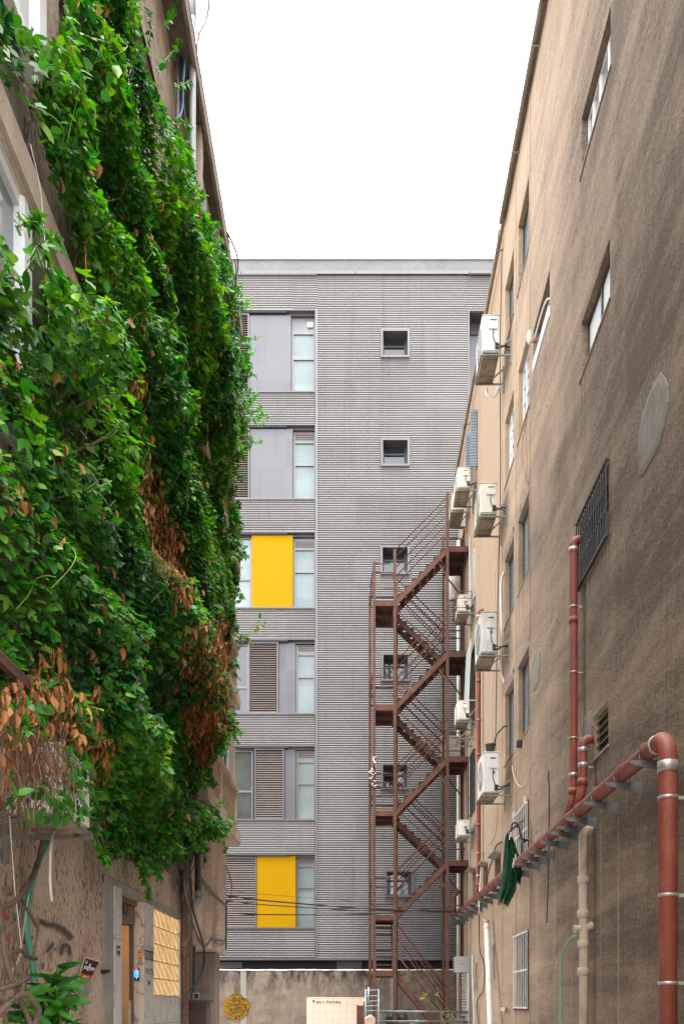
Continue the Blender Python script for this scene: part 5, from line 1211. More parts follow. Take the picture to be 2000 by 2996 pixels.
bxx = onx(185, 2265, -2.47); q = MB(); q.bbox(XL, XL+.085, 7.62, 7.82, 1.60, 1.715, .012); obj('wall_block', q, M['cement'], label='small mortar smeared wall box under the tilted number sign', cat='electrical box')
q = MB(); c = onx(232, 2230, XL); q.tube([c, c+Vector((.05, 0, 0)), c+Vector((.09, 0, .01))], [.018, .022, .014], 12); obj('door_stud', q, M['black'], label='small black stud light in the wall beside the number sign', cat='lamp')
# sprayed marks, soft edged paint
def mat_spray(name, c):
    t = NT(name); a = t.n('ShaderNodeVertexColor'); a.layer_name = 'Col'
    sp = t.noise(t.map((1, 1.4, .8)), 24, 4, .7)
    al = t.math('MULTIPLY', t.math('SUBTRACT', t.math('MULTIPLY', a.outputs[0], 1.15), t.math('MULTIPLY', sp, .95)), 1.7, True)
    t.fin(c, .85, 0, .1); t.b.inputs['Alpha'].default_value = 1; t.nt.links.new(al, t.b.inputs['Alpha']); return t.mat
def spray(paths, m, lab):
    q = MB(); cols = []
    for pts, w in paths:
        C = curve([Vector((a, b, 0)) for a, b in pts], 6); rows = []
        for i, p in enumerate(C):
            d = (C[min(i+1, len(C)-1)]-C[max(i-1, 0)]).normalized(); n_ = Vector((-d.y, d.x, 0)); e = min(1, i/3, (len(C)-1-i)/3)
            rows.append([onx(p.x+n_.x*w*k, p.y+n_.y*w*k, XL+.024) for k in (-1, -.5, 0, .5, 1)]); cols += [0, .6*e, 1*e, .6*e, 0]
        q.grid(rows)
    return q, cols
def spray_all(paths, m, lab):
  for p in paths:
    q, cols = spray([p], m, lab)
    o = obj('sprayed_mark', q, m, lb, label=lab)
    at = o.data.color_attributes.new('Col', 'FLOAT_COLOR', 'POINT'); at.data.foreach_set('color', [x for c in cols for x in (c, c, c, 1)])
sb_ = mat_spray('black spray', (.065, .058, .056)); sp_ = mat_spray('pink spray', (.38, .07, .08))
spray_all([([(84, 2108), (105, 2120), (135, 2128), (158, 2145), (168, 2162)], 14), ([(103, 2190), (115, 2175), (126, 2156)], 9), ([(125, 2160), (124, 2195)], 7), ([(140, 2208), (143, 2172), (157, 2172), (163, 2206)], 8), ([(45, 2150), (60, 2160), (85, 2140)], 13), ([(100, 2190), (98, 2240)], 8), ([(150, 2230), (155, 2290)], 7), ([(20, 2040), (27, 2062)], 9), ([(140, 2335), (150, 2349)], 9), ([(158, 2335), (164, 2352)], 8)], sb_, 'faded black sprayed strokes')
spray_all([([(5, 2085), (15, 2105), (22, 2112)], 10), ([(16, 2145), (20, 2150), (22, 2175)], 8), ([(70, 2110), (90, 2135)], 7)], sp_, 'faint pink sprayed smudges')

# ------------------------------------------------------------------ pipes and cables on the left
up = thing('downpipe', 'pale grey plastic downpipe with open lower end at the edge of the stuccoed roof', 'pipe', (-2.25, 11.8, 12.7))
q = MB(); q.tube([(-2.25, 11.8, 12.72), (-2.25, 11.8, 15.6)], .043, 18, False); q.tube([(-2.25, 11.8, 15.6), (-2.25, 11.8, 12.72)], .037, 18, False); q.tube([(-2.25, 11.8, 15.15), (-2.25, 11.8, 15.9)], .05, 18)
obj('pipe', q, M['greypvc'], up)
q = MB(); q.tube([(-2.25, 11.8, 15.1), (-2.36, 11.75, 14.98), (-2.5, 11.7, 14.9)], .03, 10); q.box(XL, -2.29, 11.79, 11.81, 13.4, 13.43); obj('branch', q, M['greypvc'], up)
q = MB(); q.tube([(-2.42, 11.6, 12.2), (-2.42, 11.6, 14.4)], .022, 10); q.tube([(-2.42, 11.6, 13.5), (-2.42, 11.6, 13.58)], .034, 10); obj('conduit', q, M['steel'], label='thin worn steel conduit behind the pale grey downpipe', cat='conduit')
lp_ = thing('downpipe', 'grey plastic downpipe with elbow below the vine near the bay', 'pipe', (-2.35, 12.75, 2.9))
q = MB(); q.tube([(-2.35, 12.75, 8.6), (-2.35, 12.75, 3.08)]+arc((-2.46, 12.72, 3.08), (1, 0, 0), (0, -.25, -1), 0, 1.35, .11, 8), .054, 16); q.tube([(-2.35, 12.75, 3.1), (-2.35, 12.75, 3.2)], .063, 16); obj('pipe', q, M['greypvcdark'], lp_)
q = MB()
for z in (3.9, 5.3): ring(q, (-2.35, 12.75, z), (0, 0, 1), .055, .03, .006); q.box(XL, -2.4, 12.74, 12.76, z-.01, z+.01)
obj('clamp', q, M['steel'], lp_)
q = MB(); q.tube([(-2.42, 12.1, 0), (-2.42, 12.1, 2.55), (-2.43, 12.12, 3.0), (-2.45, 12.2, 3.4)], .046, 16)
for z in (2.35, .9): q.tube([(-2.42, 12.1, z-.05), (-2.42, 12.1, z-.045), (-2.42, 12.1, z+.045), (-2.42, 12.1, z+.05)], [.047, .058, .058, .047], 16)
obj('rusty_pipe', q, M['rustpipe'], label='flaking rusty iron pipe beside the glass block window', cat='pipe')
q = MB(); q.tube([(-2.455, 12.33, 2.9), (-2.46, 12.33, 8)], .02, 8); obj('conduit', q, M['cablegrey'], label='thin dusty conduit rising between the rusty pipe and the grey downpipe', cat='conduit')
XG = -2.44
cable('black cable loop hanging from the tangle by the rusty pipe', [L(425, 1950, -2.36), L(436, 2020, -2.38), L(441, 2080, -2.36), L(452, 2120, -2.34), L(464, 2160, -2.34), L(469, 2195, -2.36), L(463, 2230, -2.4), L(450, 2256, -2.42), L(434, 2272, -2.45)], .018)
cb = thing('cable_tangle', 'dusty tangle of old cables running past the rusty pipe', 'cables', L(430, 2100, XG))
rr = random.Random(21); q = MB()
for k in range(13):
    a = rr.uniform(418, 446); q.tube(curve([L(a, 1880+rr.uniform(-20, 20), XG), L(a+rr.uniform(-6, 8), 1960, XG+rr.uniform(0, .08)), L(428+rr.uniform(-8, 8), 2030, XG+rr.uniform(0, .1)), L(436+rr.uniform(-5, 6), 2110, XG+rr.uniform(0, .06)), L(434+rr.uniform(-3, 5), 2200+rr.uniform(-60, 100), XG)], 6), rr.choice((.008, .010, .014)), 5)
for k in range(7):
    q.tube(curve([L(430+rr.uniform(-5, 5), 2000+rr.uniform(-30, 10), XG), L(408+rr.uniform(-8, 6), 2010+rr.uniform(0, 40), XG), L(395+rr.uniform(-8, 6), 1985+rr.uniform(-30, 30), XG)], 6), .007, 5)
obj('cables', q, M['cablegrey'], cb)
q = MB()
for k in range(14):
    p_ = L(424+rr.uniform(-6, 8), 2015+rr.uniform(-30, 45), -2.38); s_ = .05; q.add([p_+Vector((rr.uniform(-s_, s_)*.5, rr.uniform(-s_, s_), rr.uniform(-s_, s_)*1.6)) for _ in range(4)], [(0,1,2), (0,2,3), (0,3,1), (1,3,2)])
obj('rag_scrap', q, M['cablegrey'], cb)
q = MB(); q.tube(curve([L(436, 1990, -2.38), L(441, 2040, -2.37), L(438, 2100, -2.38)]), .011, 6); obj('conduit', q, M['yellow'], cb, label='short yellow cable end')
wb = thing('cable_bundle', 'sagging bundle of dusty cables strung along the stucco to the building corner', 'cables', L(490, 2060, XG), 'cable bundles on the far end of the stuccoed wall'); q = MB()
for k in range(9): q.tube(curve([L(461, 2022+rr.uniform(-14, 4), XG), L(478, 2040+rr.uniform(-5, 8), XG+.02), L(497, 2058+rr.uniform(-5, 8), XG+.02), L(511, 2071+rr.uniform(-4, 4), XG+.02), L(518.5, 2077+rr.uniform(-3, 4), XG-.04)], 5), rr.choice((.008, .012)), 5)
obj('cables', q, M['cablegrey'], wb)
wb = thing('cable_bundle', 'loose festoon of old cables hanging along the lower edge of the stuccoed wall', 'cables', L(490, 2150, XG), 'cable bundles on the far end of the stuccoed wall'); q = MB()
for k in range(7): q.tube(curve([L(444, 2128+rr.uniform(-6, 6), XG), L(455, 2150+rr.uniform(-5, 12), XG), L(470, 2168+rr.uniform(-5, 8), XG), L(484, 2150+rr.uniform(-4, 10), XG), L(500, 2162+rr.uniform(-8, 12), XG), L(517, 2158+rr.uniform(-4, 8), XG)], 5), rr.choice((.006, .009)), 5)
obj('cables', q, M['cablegrey'], wb)
cable('black cable bowing off the corner of the stuccoed wall', [L(517, 1985, -2.48), L(525, 2005, -2.44), L(531, 2035, -2.42), L(527, 2060, -2.44), L(519, 2078, -2.48)], .012)
cable('black cable running down the corner of the stuccoed wall', [L(518.5, 2070, -2.49), L(519, 2120, -2.48), L(518, 2180, -2.49)], .014)
P1 = (3.42, 27.2)
for i, (a, b, c, d, r) in enumerate(((2055, 2091, 1042, 0, .016), (2067, 2086, 1040, 0, .011), (2095, 2075, 1046, 0, .013), (2042, 2058, 1044, 0, .004))):
    p0 = L(519, a, -2.49); p1 = Vector((3.42, 26.8, ony(0, b, 26.8).z)); mid = (p0+p1)/2-Vector((0, 0, .10+.03*i))
    cable(['uppermost thick overhead cable crossing the alley in front of the lower yellow panel', 'second overhead cable crossing the alley in front of the lower yellow panel', 'lowest overhead cable crossing the alley in front of the lower yellow panel', 'thinnest overhead wire, above the cables crossing the lower yellow panel'][i], [p0, p0*.75+mid*.25+Vector((0, 0, -.03)), mid, p1*.75+mid*.25+Vector((0, 0, -.03)), p1], r, group='overhead cables across the alley')
cable('heavy black cable looping out over the sky from the top of the downpipe', [(-2.3, 12, 14.0), (-2.2, 11.8, 14.55), L(455, 82, -2.2), L(470, 50, -2.15), L(479, 10, -2.1), L(478, -60, -2.1)], .016)
cable('pair of thin wires hanging free beside the pale grey downpipe', [L(447, 20, -2.2), L(457, 90, -2.18), L(464, 200, -2.2), L(468, 330, -2.25), L(462, 420, -2.3)], .005, 'cablegrey')
cable('second thin wire hanging free beside the pale grey downpipe, nearer the pipe', [L(446, 40, -2.2), L(452, 110, -2.19), L(457, 190, -2.2), L(458, 300, -2.25)], .004, 'cablegrey')
cable('black cable running down behind the pale grey downpipe to the vine', [L(420, -20, -2.42), L(412, 100, -2.42), L(418, 160, -2.36), L(409, 240, -2.42), L(407, 380, -2.45), L(406, 470, -2.45)], .022)
cable('black cable hanging between the pale grey downpipe and the eave', [L(449, 200, -2.4), L(450, 330, -2.4), L(452, 470, -2.42), L(457, 640, -2.44), L(461, 700, -2.44)], .016)
cable('blue wire curling beside the pale grey downpipe', [L(425, 130, -2.33), L(421, 180, -2.33), L(419, 240, -2.34), L(412, 265, -2.37), L(401, 273, -2.42)], .013, 'cableblue')
cable('red wire curling beside the blue wire', [L(419, 240, -2.35), L(414, 268, -2.37), L(408, 280, -2.4), L(399, 287, -2.44)], .013, 'cablered')
cable('thin green wire curling by the lower end of the pale grey downpipe', [L(421, 240, -2.34), L(426, 280, -2.32), L(430, 310, -2.33), L(427, 322, -2.35), L(418, 328, -2.4)], .009, 'cablegreen')
cable('thick black cable slanting down the bare stucco into the vine', [L(312, 30, -2.47), L(330, 90, -2.46), L(352, 180, -2.46), L(368, 245, -2.46), L(390, 330, -2.47)], .018)
cable('pair of black cables bowing off the end of the stuccoed roof', [L(519, 530, -2.2), L(532, 555, -2.12), L(543, 585, -2.1), L(545, 620, -2.1), L(538, 680, -2.15), L(528, 770, -2.3), L(525, 860, -2.4)], .015)
cable('thinner black cable bowing off the end of the stuccoed roof', [L(520, 535, -2.2), L(528, 560, -2.14), L(537, 590, -2.12), L(541, 625, -2.12), L(535, 690, -2.2)], .009)
cable('rust coloured rope down the front of the bay', [L(515, 620, -2.25), L(522, 760, -2.25), L(524, 900, -2.28), L(521, 1000, -2.3)], .02, 'cableorange', 6, 'rope', 'rope')
cable('cream ribbed flexible conduit hanging below the air conditioner by the dry vine', [L(124, 1905, -2.1), L(117, 1940, -2.05), L(115, 1985, -2.05), L(115, 2030, -2.05), L(118.5, 2068, -2.06)], .010, 'cablewhite', 8, 'flexible_conduit', 'conduit')
cable('green plastic hose climbing the stucco behind the vine stems', [L(116, 1915, -2.42), L(100, 1950, -2.42), L(84, 1990, -2.42), L(71, 2032, -2.42), L(64, 2065, -2.41), L(60, 2106, -2.4), L(63, 2148, -2.4), L(70, 2180, -2.4), L(76, 2225, -2.4), L(79.5, 2270, -2.4), L(79, 2310, -2.4), L(76, 2370, -2.42)], .024, 'hose', 12, 'garden_hose', 'hose')
cable('long white cord hanging down in front of the vine stems', [L(22, 1870, -2.2), L(27, 1950, -2.2), L(35, 2050, -2.2), L(43, 2120, -2.2), L(48, 2183, -2.2), L(38, 2210, -2.18), L(26, 2232, -2.18)], .004, 'cablewhite', 6, 'cord', 'cord')
cable('thin white cord tied to the green hose', [L(66, 2052, -2.38), L(60, 2090, -2.38), L(55, 2130, -2.36), L(48, 2183, -2.3)], .0045, 'cablewhite', 6, 'cord', 'cord')
cable('white cord trailing from the green hose through the leafy plant', [L(78, 2253, -2.36), L(86, 2258, -2.32), L(98, 2275, -2.2), L(104, 2300, -2.1), L(110, 2315, -2.08), L(107, 2350, -2.08)], .006, 'cablewhite', 6, 'cord', 'cord')
cable('white string hanging down the upper vine beside the concrete ledge', [L(70, 330, -2.12), L(92, 430, -2.1), L(100, 520, -2.08), L(108, 640, -2.06), L(112, 740, -2.06)], .0035, 'cablewhite', 6, 'cord', 'cord')
cable('straw coloured dead tendril hanging down the upper vine', [L(193, 500, -2.1), L(195, 560, -2.1), L(198, 640, -2.08)], .007, 'cableorange', 6, 'tendril', 'tendril')
mc = thing('ribbed_cabinet', 'brown ribbed metal cabinet at the foot of the rusty pipe', 'cabinet', (-2.36, 12.9, 0))
q = MB(); q.box(-2.55, -2.26, 12.95, 13.3, 0, 1.53); q.bbox(-2.58, -2.22, 12.92, 13.34, 1.53, 1.57, .006); obj('body', q, M['brownmetal'], mc)
q = MB(); y = 12.949
for k in range(7): q.box(-2.545+k*.041, -2.525+k*.041, 12.93, 12.949, .02, 1.5)
obj('rib', q, M['rustdark'], mc).__setitem__('kind', 'stuff')
q = MB(); q.bbox(-2.47, -2.36, 12.96, 13.02, 1.572, 1.68, .004); pt = obj('notice_card', q, M['black'], label='small framed card standing on the brown ribbed cabinet', cat='card')
q = MB(); q.box(-2.465, -2.365, 12.957, 12.9595, 1.577, 1.675); q2 = MB(); q2.box(-2.455, -2.375, 12.954, 12.9565, 1.585, 1.665)
WL[pt.name] = Vector(pt.location); obj('border', q, M['cablewhite'], pt); obj('print', q2, M['black'], pt)
ac('rusty old air conditioner half buried in dry vine above the stucco wall', 5.5, -1.90, .36, .44, 2.74, .62, M['acwhite'], wall=XL, s=-1, cable=False, group='air conditioners on the stuccoed wall')
ac('small white air conditioner peeking out behind the vine near the far bay', 12.25, -2.14, .22, .30, 10.72, .45, M['acwhite'], wall=-2.45, s=-1, cable=False, group='air conditioners on the stuccoed wall')
aw = thing('rusty_awning', 'rusty peeling sheet metal awning under the dry vine', 'awning', (-2.3, 4.6, 3.3))
q = MB(); q.add([(XL, 2.5, 3.75), (XL, 5.15, 3.75), (-1.95, 5.15, 3.45), (-1.95, 2.5, 3.45), (XL, 2.5, 3.73), (XL, 5.15, 3.73), (-1.95, 5.15, 3.43), (-1.95, 2.5, 3.43)], [(0,1,2,3), (7,6,5,4), (1,5,6,2), (2,6,7,3)]); obj('sheet', q, M['rustpipe'], aw)
q = MB(); q.beam((XL, 5.1, 3.25), (-1.97, 5.1, 3.40), .04, .04); q.beam((-1.97, 2.5, 3.41), (-1.97, 5.14, 3.41), .04, .05); obj('frame', q, M['rust'], aw)
# ================================================================== climbing vine
def inpoly(px, py, poly):
    n = len(poly); inside = np.zeros(px.shape, bool)
    for i in range(n):
        x0, y0 = poly[i]; x1, y1 = poly[(i+1) % n]
        c = ((y0 > py) != (y1 > py)) & (px < (x1-x0)*(py-y0)/((y1-y0) if y1 != y0 else 1e-9)+x0)
        inside ^= c
    return inside
def vnoise(seed, u, v, su, sv):                           # smooth value noise
    r = np.random.default_rng(seed); G = r.random((64, 64))
    a, b = u*su, v*sv; i, j = np.floor(a).astype(int), np.floor(b).astype(int); f, g = a-i, b-j
    f, g = f*f*(3-2*f), g*g*(3-2*g); i %= 63; j %= 63
    return (G[i, j]*(1-f)+G[i+1, j]*f)*(1-g)+(G[i, j+1]*(1-f)+G[i+1, j+1]*f)*g
VINE = [(150,-40),(300,-40),(316,60),(326,150),(350,215),(385,275),(412,330),(432,400),(445,470),(470,540),(500,580),(512,640),(545,690),(530,740),(548,800),(560,830),(552,900),(585,945),(560,1015),(535,1060),(520,1100),(535,1230),(540,1300),(530,1400),(540,1450),(525,1530),(515,1640),(525,1690),(495,1720),(470,1770),(480,1850),(512,1895),(470,1920),(440,1950),(425,1970),(400,1965),(372,2000),(330,1990),(290,1950),(240,1965),(215,1940),(215,1880),(180,1850),(150,1840),(120,1872),(60,1815),(0,1780),(-70,1780),(-70,560),(0,545),(30,590),(62,640),(78,740),(92,765),(105,640),(150,630),(200,690),(180,560),(140,450),(110,330),(90,290),(40,230),(0,180),(-70,150),(-70,30),(0,15),(60,70),(130,120),(150,60)]
DEAD = [(335,1130,18,60,.6),(345,1180,22,35,.8),(372,1260,34,60,.6),(400,1330,28,50,.45),(440,1500,40,70,.42),(480,1600,32,90,.40),(85,1540,36,55,.5),(108,1620,40,50,.55),(60,1690,85,45,.6),(150,1700,70,36,.55),(212,1712,26,34,.7),(450,1650,40,40,.7),(458,1720,16,40,.6),(300,880,14,22,.5),(12,1112,18,14,.6),(24,1150,24,12,.6),(200,1500,22,16,.4),(500,1480,20,60,.5),(160,1770,60,40,.5)]
def yz(L, X): return [(F*-X/(CX-a), EYE+(CY-b)*-X/(CX-a), c*F*-X/(CX-a)**2, d*-X/(CX-a), k) for a, b, c, d, k in L]
HOLLOW = yz(((235,150,45,120,.85), (205,480,55,140,.85), (330,650,90,60,.85), (400,735,60,55,.9), (430,1075,55,110,.8), (100,560,50,60,.7), (250,960,50,60,.5), (90,1010,50,50,.5), (130,1230,60,50,.6), (300,1230,40,90,.6), (330,1640,60,50,.7), (440,1820,50,80,.7), (230,1500,60,40,.5)), -2.35)
BUMP = yz(((70,130,70,60,.30), (180,230,60,60,.25), (270,330,110,90,.34), (400,430,40,120,.25), (420,590,70,60,.30), (490,690,45,35,.40), (90,760,110,90,.42), (300,800,130,60,.50), (470,840,60,70,.42), (555,930,30,60,.50), (170,900,120,80,.30), (110,1130,120,90,.42), (330,980,80,80,.35), (150,1400,130,110,.42), (330,1420,90,90,.36), (60,1600,80,60,.30), (400,1540,80,70,.30), (230,1640,60,60,.22), (470,1640,40,50,.28), (300,1760,80,60,.30), (480,1900,40,25,.25)), -2.1)
def bulge(Y, Z):
    b = .10+.26*vnoise(1, Y, Z, .75, .55)**1.3+.26*vnoise(2, Y+.5*Z, Z, 1.9, 1.3)**1.5+.20*vnoise(3, Y, Z, 4.4, 3.4)**1.3
    for hy, hz, ry_, rz_, k_ in HOLLOW: b = b*(1-k_*np.exp(-((Y-hy)/ry_)**2-((Z-hz)/rz_)**2))
    for hy, hz, ry_, rz_, k_ in BUMP: b = b+k_*np.exp(-((Y-hy)/ry_)**2-(np.where(Z > hz, (Z-hz)*1.25, Z-hz)/rz_)**2)
    b = np.clip(b, .05, .95)
    return b*np.clip((Z-1.8)/1.6, .35, 1)
# a leaf: ten points, two faces folded along the midrib
LOBED = np.array([(0,0,0),(-.34,.08,-.02),(-.58,.50,-.09),(-.15,.40,.0),(-.19,.74,-.03),(0,1.05,-.13),(.19,.74,-.03),(.15,.40,.0),(.58,.50,-.09),(.34,.08,-.02)])
OVATE = np.array([(0,0,0),(-.20,.06,-.01),(-.34,.30,-.04),(-.33,.55,-.05),(-.18,.83,-.07),(0,1.05,-.15),(.18,.83,-.07),(.33,.55,-.05),(.34,.30,-.04),(.20,.06,-.01)])
DRYL = np.array([(0,0,0),(-.10,.1,.05),(-.20,.35,.12),(-.16,.6,.10),(-.12,.85,.05),(.03,1.1,-.03),(.10,.85,.09),(.14,.6,.12),(.17,.35,.10),(.09,.1,.05)])
def leaves(name, P, tipdir, nrm, size, shape, colors, mat, parent):
    n = len(P)
    t = tipdir/np.linalg.norm(tipdir, axis=1, keepdims=True)
    z = nrm-t*np.sum(nrm*t, axis=1, keepdims=True); z /= np.linalg.norm(z, axis=1, keepdims=True)+1e-9
    x = np.cross(t, z)
    off = np.array(WL[parent.name])
    V = P[:, None, :]+size[:, None, None]*(shape[:, :, 0:1]*x[:, None, :]+shape[:, :, 1:2]*t[:, None, :]+shape[:, :, 2:3]*z[:, None, :])-off
    me = bpy.data.meshes.new(name)
    me.vertices.add(n*10); me.vertices.foreach_set('co', V.reshape(-1).astype(np.float32))
    pat = np.array([0,1,2,3,4,5, 0,5,6,7,8,9]); idx = (np.arange(n)[:, None]*10+pat[None, :]).reshape(-1)
    me.loops.add(n*12); me.loops.foreach_set('vertex_index', idx.astype(np.int32))
    me.polygons.add(n*2); me.polygons.foreach_set('loop_start', (np.arange(n*2)*6).astype(np.int32))
    me.update(calc_edges=True)
    at = me.color_attributes.new('Col', 'FLOAT_COLOR', 'POINT')
    c4 = np.concatenate([colors, np.ones((n, 1))], axis=1); at.data.foreach_set('color', np.repeat(c4, 10, axis=0).reshape(-1).astype(np.float32))
    me.materials.append(mat)
    o = bpy.data.objects.new(name, me); COL.objects.link(o); o.parent = parent; WL[o.name] = WL[parent.name]
    return o
vine = thing('climbing_vine', 'thick green climbing vine with brown dried patches covering the stuccoed wall', 'vine', (XL, 9, .1))
N0 = 680000
Y = RNG.uniform(4.5, 16.6, N0); Z = RNG.uniform(1.9, 16.5, N0)
B = bulge(Y, Z)
dep = B*np.clip(1-np.abs(RNG.normal(0, .24, N0)), .06, 1)
X = XL+.03+dep
vx, vy = CX+F*X/Y, CY-F*(Z-EYE)/Y
rag = (vnoise(21, Y, Z, 2.2, 2.2)*.6+vnoise(22, Y, Z, 6, 6)*.4-.42)*np.clip((vx-250)/150, .3, 1)*95   # ragged outline, loose leaves beyond it
keep = inpoly(vx+rag+np.abs(RNG.normal(0, 5, N0)), vy+.6*rag+RNG.normal(0, 6, N0), VINE)
dens = np.full(N0, 1.0)
dens[(vx > 345) & (vy < 420)] = .5
hole = vnoise(5, Y, Z, 1.6, 1.0)
dens *= np.where(hole < .13, .25, 1.0)
dens[(vx < 190) & (vy < 320)] *= .75
# larger near leaves need fewer of them
dens *= np.clip(.36+.05*(Y-5), .36, .9)
keep &= RNG.random(N0) < dens
Y, Z, X, B, dep, vx, vy = (a[keep] for a in (Y, Z, X, B, dep, vx, vy))
n = len(Y)
pd = np.zeros(n)
for cx_, cy_, rx_, ry_, p_ in DEAD:
    q_ = ((vx-cx_)/rx_)**2+((vy-cy_)/ry_)**2; pd = np.maximum(pd, p_*np.clip(1.45-q_*.75, 0, 1))
pd = np.maximum(pd, .012)
dead = RNG.random(n) < pd
e = .06
gy = (bulge(Y+e, Z)-bulge(Y-e, Z))/(2*e); gz = (bulge(Y, Z+e)-bulge(Y, Z-e))/(2*e)
P = np.stack([X, Y, Z], 1)
rn = lambda s: RNG.normal(0, s, n)
gy, gz = np.clip(gy, -1.6, 1.6), np.clip(gz, -1.8, 1.8)
nr = np.stack([.46+rn(.30), -.40*gy-.26+rn(.32), -.42*gz+.74+rn(.30)], 1)
tip = np.stack([.62+rn(.40), rn(.55)-.22, -.42+rn(.34)], 1)
size = np.clip(RNG.normal(.061, .019, n), .026, .115)*np.clip(1.12-.012*(Y-5), .95, 1.12)
lob = RNG.random(n) < .45
shape = np.where(lob[:, None, None], LOBED[None], OVATE[None])*RNG.uniform(.85, 1.12, (n, 1, 1)); shape[:, :, 2] *= RNG.uniform(.4, 2.0, (n, 1)); shape[:, 1:, :] += RNG.normal(0, .022, (n, 9, 3))
light_green = np.clip(vnoise(7, Y, Z, 1.3, 1.5)*.8+.45*vnoise(8, Y, Z, 5, 5)-.28+rn(.20)+.16*np.clip((Z-2.0)/6, 0, 1)+.10*np.clip((9-Y)/4, 0, 1)+.30*np.clip(dep-.35, -.3, .4), 0, 1)  # leaf tone at random, but lighter outside, darker in hollows: shade painted in
deep, mid, vivid = np.array([.011, .052, .018]), np.array([.032, .142, .018]), np.array([.108, .305, .024])
f_ = light_green[:, None]; col = np.where(f_ < .5, deep+(mid-deep)*f_*2, mid+(vivid-mid)*(f_-.5)*2)*RNG.uniform(.75, 1.25, (n, 1))
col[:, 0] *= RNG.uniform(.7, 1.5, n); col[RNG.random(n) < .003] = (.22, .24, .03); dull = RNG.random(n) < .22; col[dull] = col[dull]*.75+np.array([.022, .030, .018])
g_ = ~dead
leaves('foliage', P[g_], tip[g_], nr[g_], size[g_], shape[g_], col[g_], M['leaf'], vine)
d_ = dead; m = int(d_.sum())
Pd = P[d_].copy(); Pd[:, 0] += .03+RNG.uniform(0, .06, m)
ex = 900; ev_ = np.stack([RNG.uniform(0, 235, ex), RNG.uniform(1555, 1790, ex)], 1); ex_keep = (RNG.random(ex) < np.where(ev_[:, 1] > 1715, np.where(ev_[:, 0] > 120, .06, .3), .75)) & (vnoise(9, ev_[:, 0], ev_[:, 1], .03, .03) > .38)
Pe = np.array([onx(a, b, float(RNG.uniform(-2.05, -1.68))) for a, b in ev_[ex_keep]]); Pd = np.concatenate([Pd, Pe]); sd_ = np.concatenate([size[d_], RNG.uniform(.04, .075, len(Pe))]); m = len(Pd)
tipd = np.stack([RNG.normal(.05, .22, m), RNG.normal(0, .28, m), RNG.normal(-1, .2, m)], 1)
nd = np.stack([1+RNG.normal(0, .4, m), RNG.normal(-.2, .7, m), RNG.normal(0, .3, m)], 1)
cd = (np.array([.17, .062, .020])+RNG.random((m, 1))*np.array([.23, .115, .045]))*RNG.uniform(.5, 1.1, (m, 1))
leaves('dried_leaves', Pd, tipd, nd, sd_*RNG.uniform(.75, 1.15, m), np.repeat(DRYL[None], m, 0)*RNG.uniform(.8, 1.25, (m, 1, 1))*np.array([1.3, 1, 1.2])+RNG.normal(0, .055, (m, 10, 3)), cd, M['dry'], vine)
print('VINE', n, m)
gx = 700; Pg = np.array([onx(float(RNG.uniform(20, 215)), float(RNG.uniform(1600, 1880)), float(RNG.uniform(-1.9, -1.68))) for _ in range(gx)]); tr = lambda a, b: RNG.normal(a, b, gx)
kg = vnoise(12, Pg[:, 1], Pg[:, 2], 4, 3) > .5; gcol = np.repeat(np.array([[.03, .12, .011]]), gx, 0)*RNG.uniform(.6, 1.7, (gx, 1))
leaves('foliage', Pg[kg], np.stack([tr(.2, .4), tr(0, .6), tr(-.6, .4)], 1)[kg], np.stack([tr(.8, .3), tr(-.2, .4), tr(.4, .4)], 1)[kg], RNG.uniform(.05, .09, gx)[kg], np.where((RNG.random(gx) < .5)[:, None, None], LOBED[None], OVATE[None])[kg], gcol[kg], M['leaf'], vine)
# stems running through the mass
rr = random.Random(31); q = MB()
for k in range(120):
    y0, z0 = rr.uniform(5.2, 15.5), rr.uniform(2.6, 12.5); pts = []
    dy, dz = rr.uniform(-.35, .35), rr.uniform(.5, .9)
    for s in range(7):
        y, z = y0+dy*s*.35+.12*math.sin(s*1.3+k), z0+dz*s*.38
        b = float(bulge(np.array([y]), np.array([z]))[0]); x = XL+.03+b*rr.uniform(.2, .95); u, v = CX+F*x/y, CY-F*(z-EYE)/y
        if not inpoly(np.array([u]), np.array([v]), VINE)[0]: break
        pts.append((x, y, z))
    if len(pts) > 2: q.tube(curve(pts, 4), [.008]*((len(pts)-1)*4+1) if rr.random() < .8 else .014, 5)
obj('stem', q, M['stem'], vine).__setitem__('kind', 'stuff')
q = MB()
for k in range(240):                                     # thin green runners lying on the outer leaves
    y0, z0 = rr.uniform(5.2, 15.5), rr.uniform(3.0, 13.5); pts = []; dy, dz = rr.uniform(-.7, .7), rr.uniform(-.7, .5)
    for s in range(6):
        y, z = y0+dy*s*.16, z0+dz*s*.16-.012*s*s
        b = float(bulge(np.array([y]), np.array([z]))[0]); x = XL+.05+b+.035*math.sin(s*1.1+k); u, v = CX+F*x/y, CY-F*(z-EYE)/y
        if not inpoly(np.array([u]), np.array([v]), VINE)[0]: break
        pts.append((x, y, z))
    if len(pts) > 3: q.tube(curve(pts, 3), .0034, 4, False)
obj('runner', q, plain('fresh vine runner', (.13, .24, .035), .5, 0, .3, 4), vine).__setitem__('kind', 'stuff')
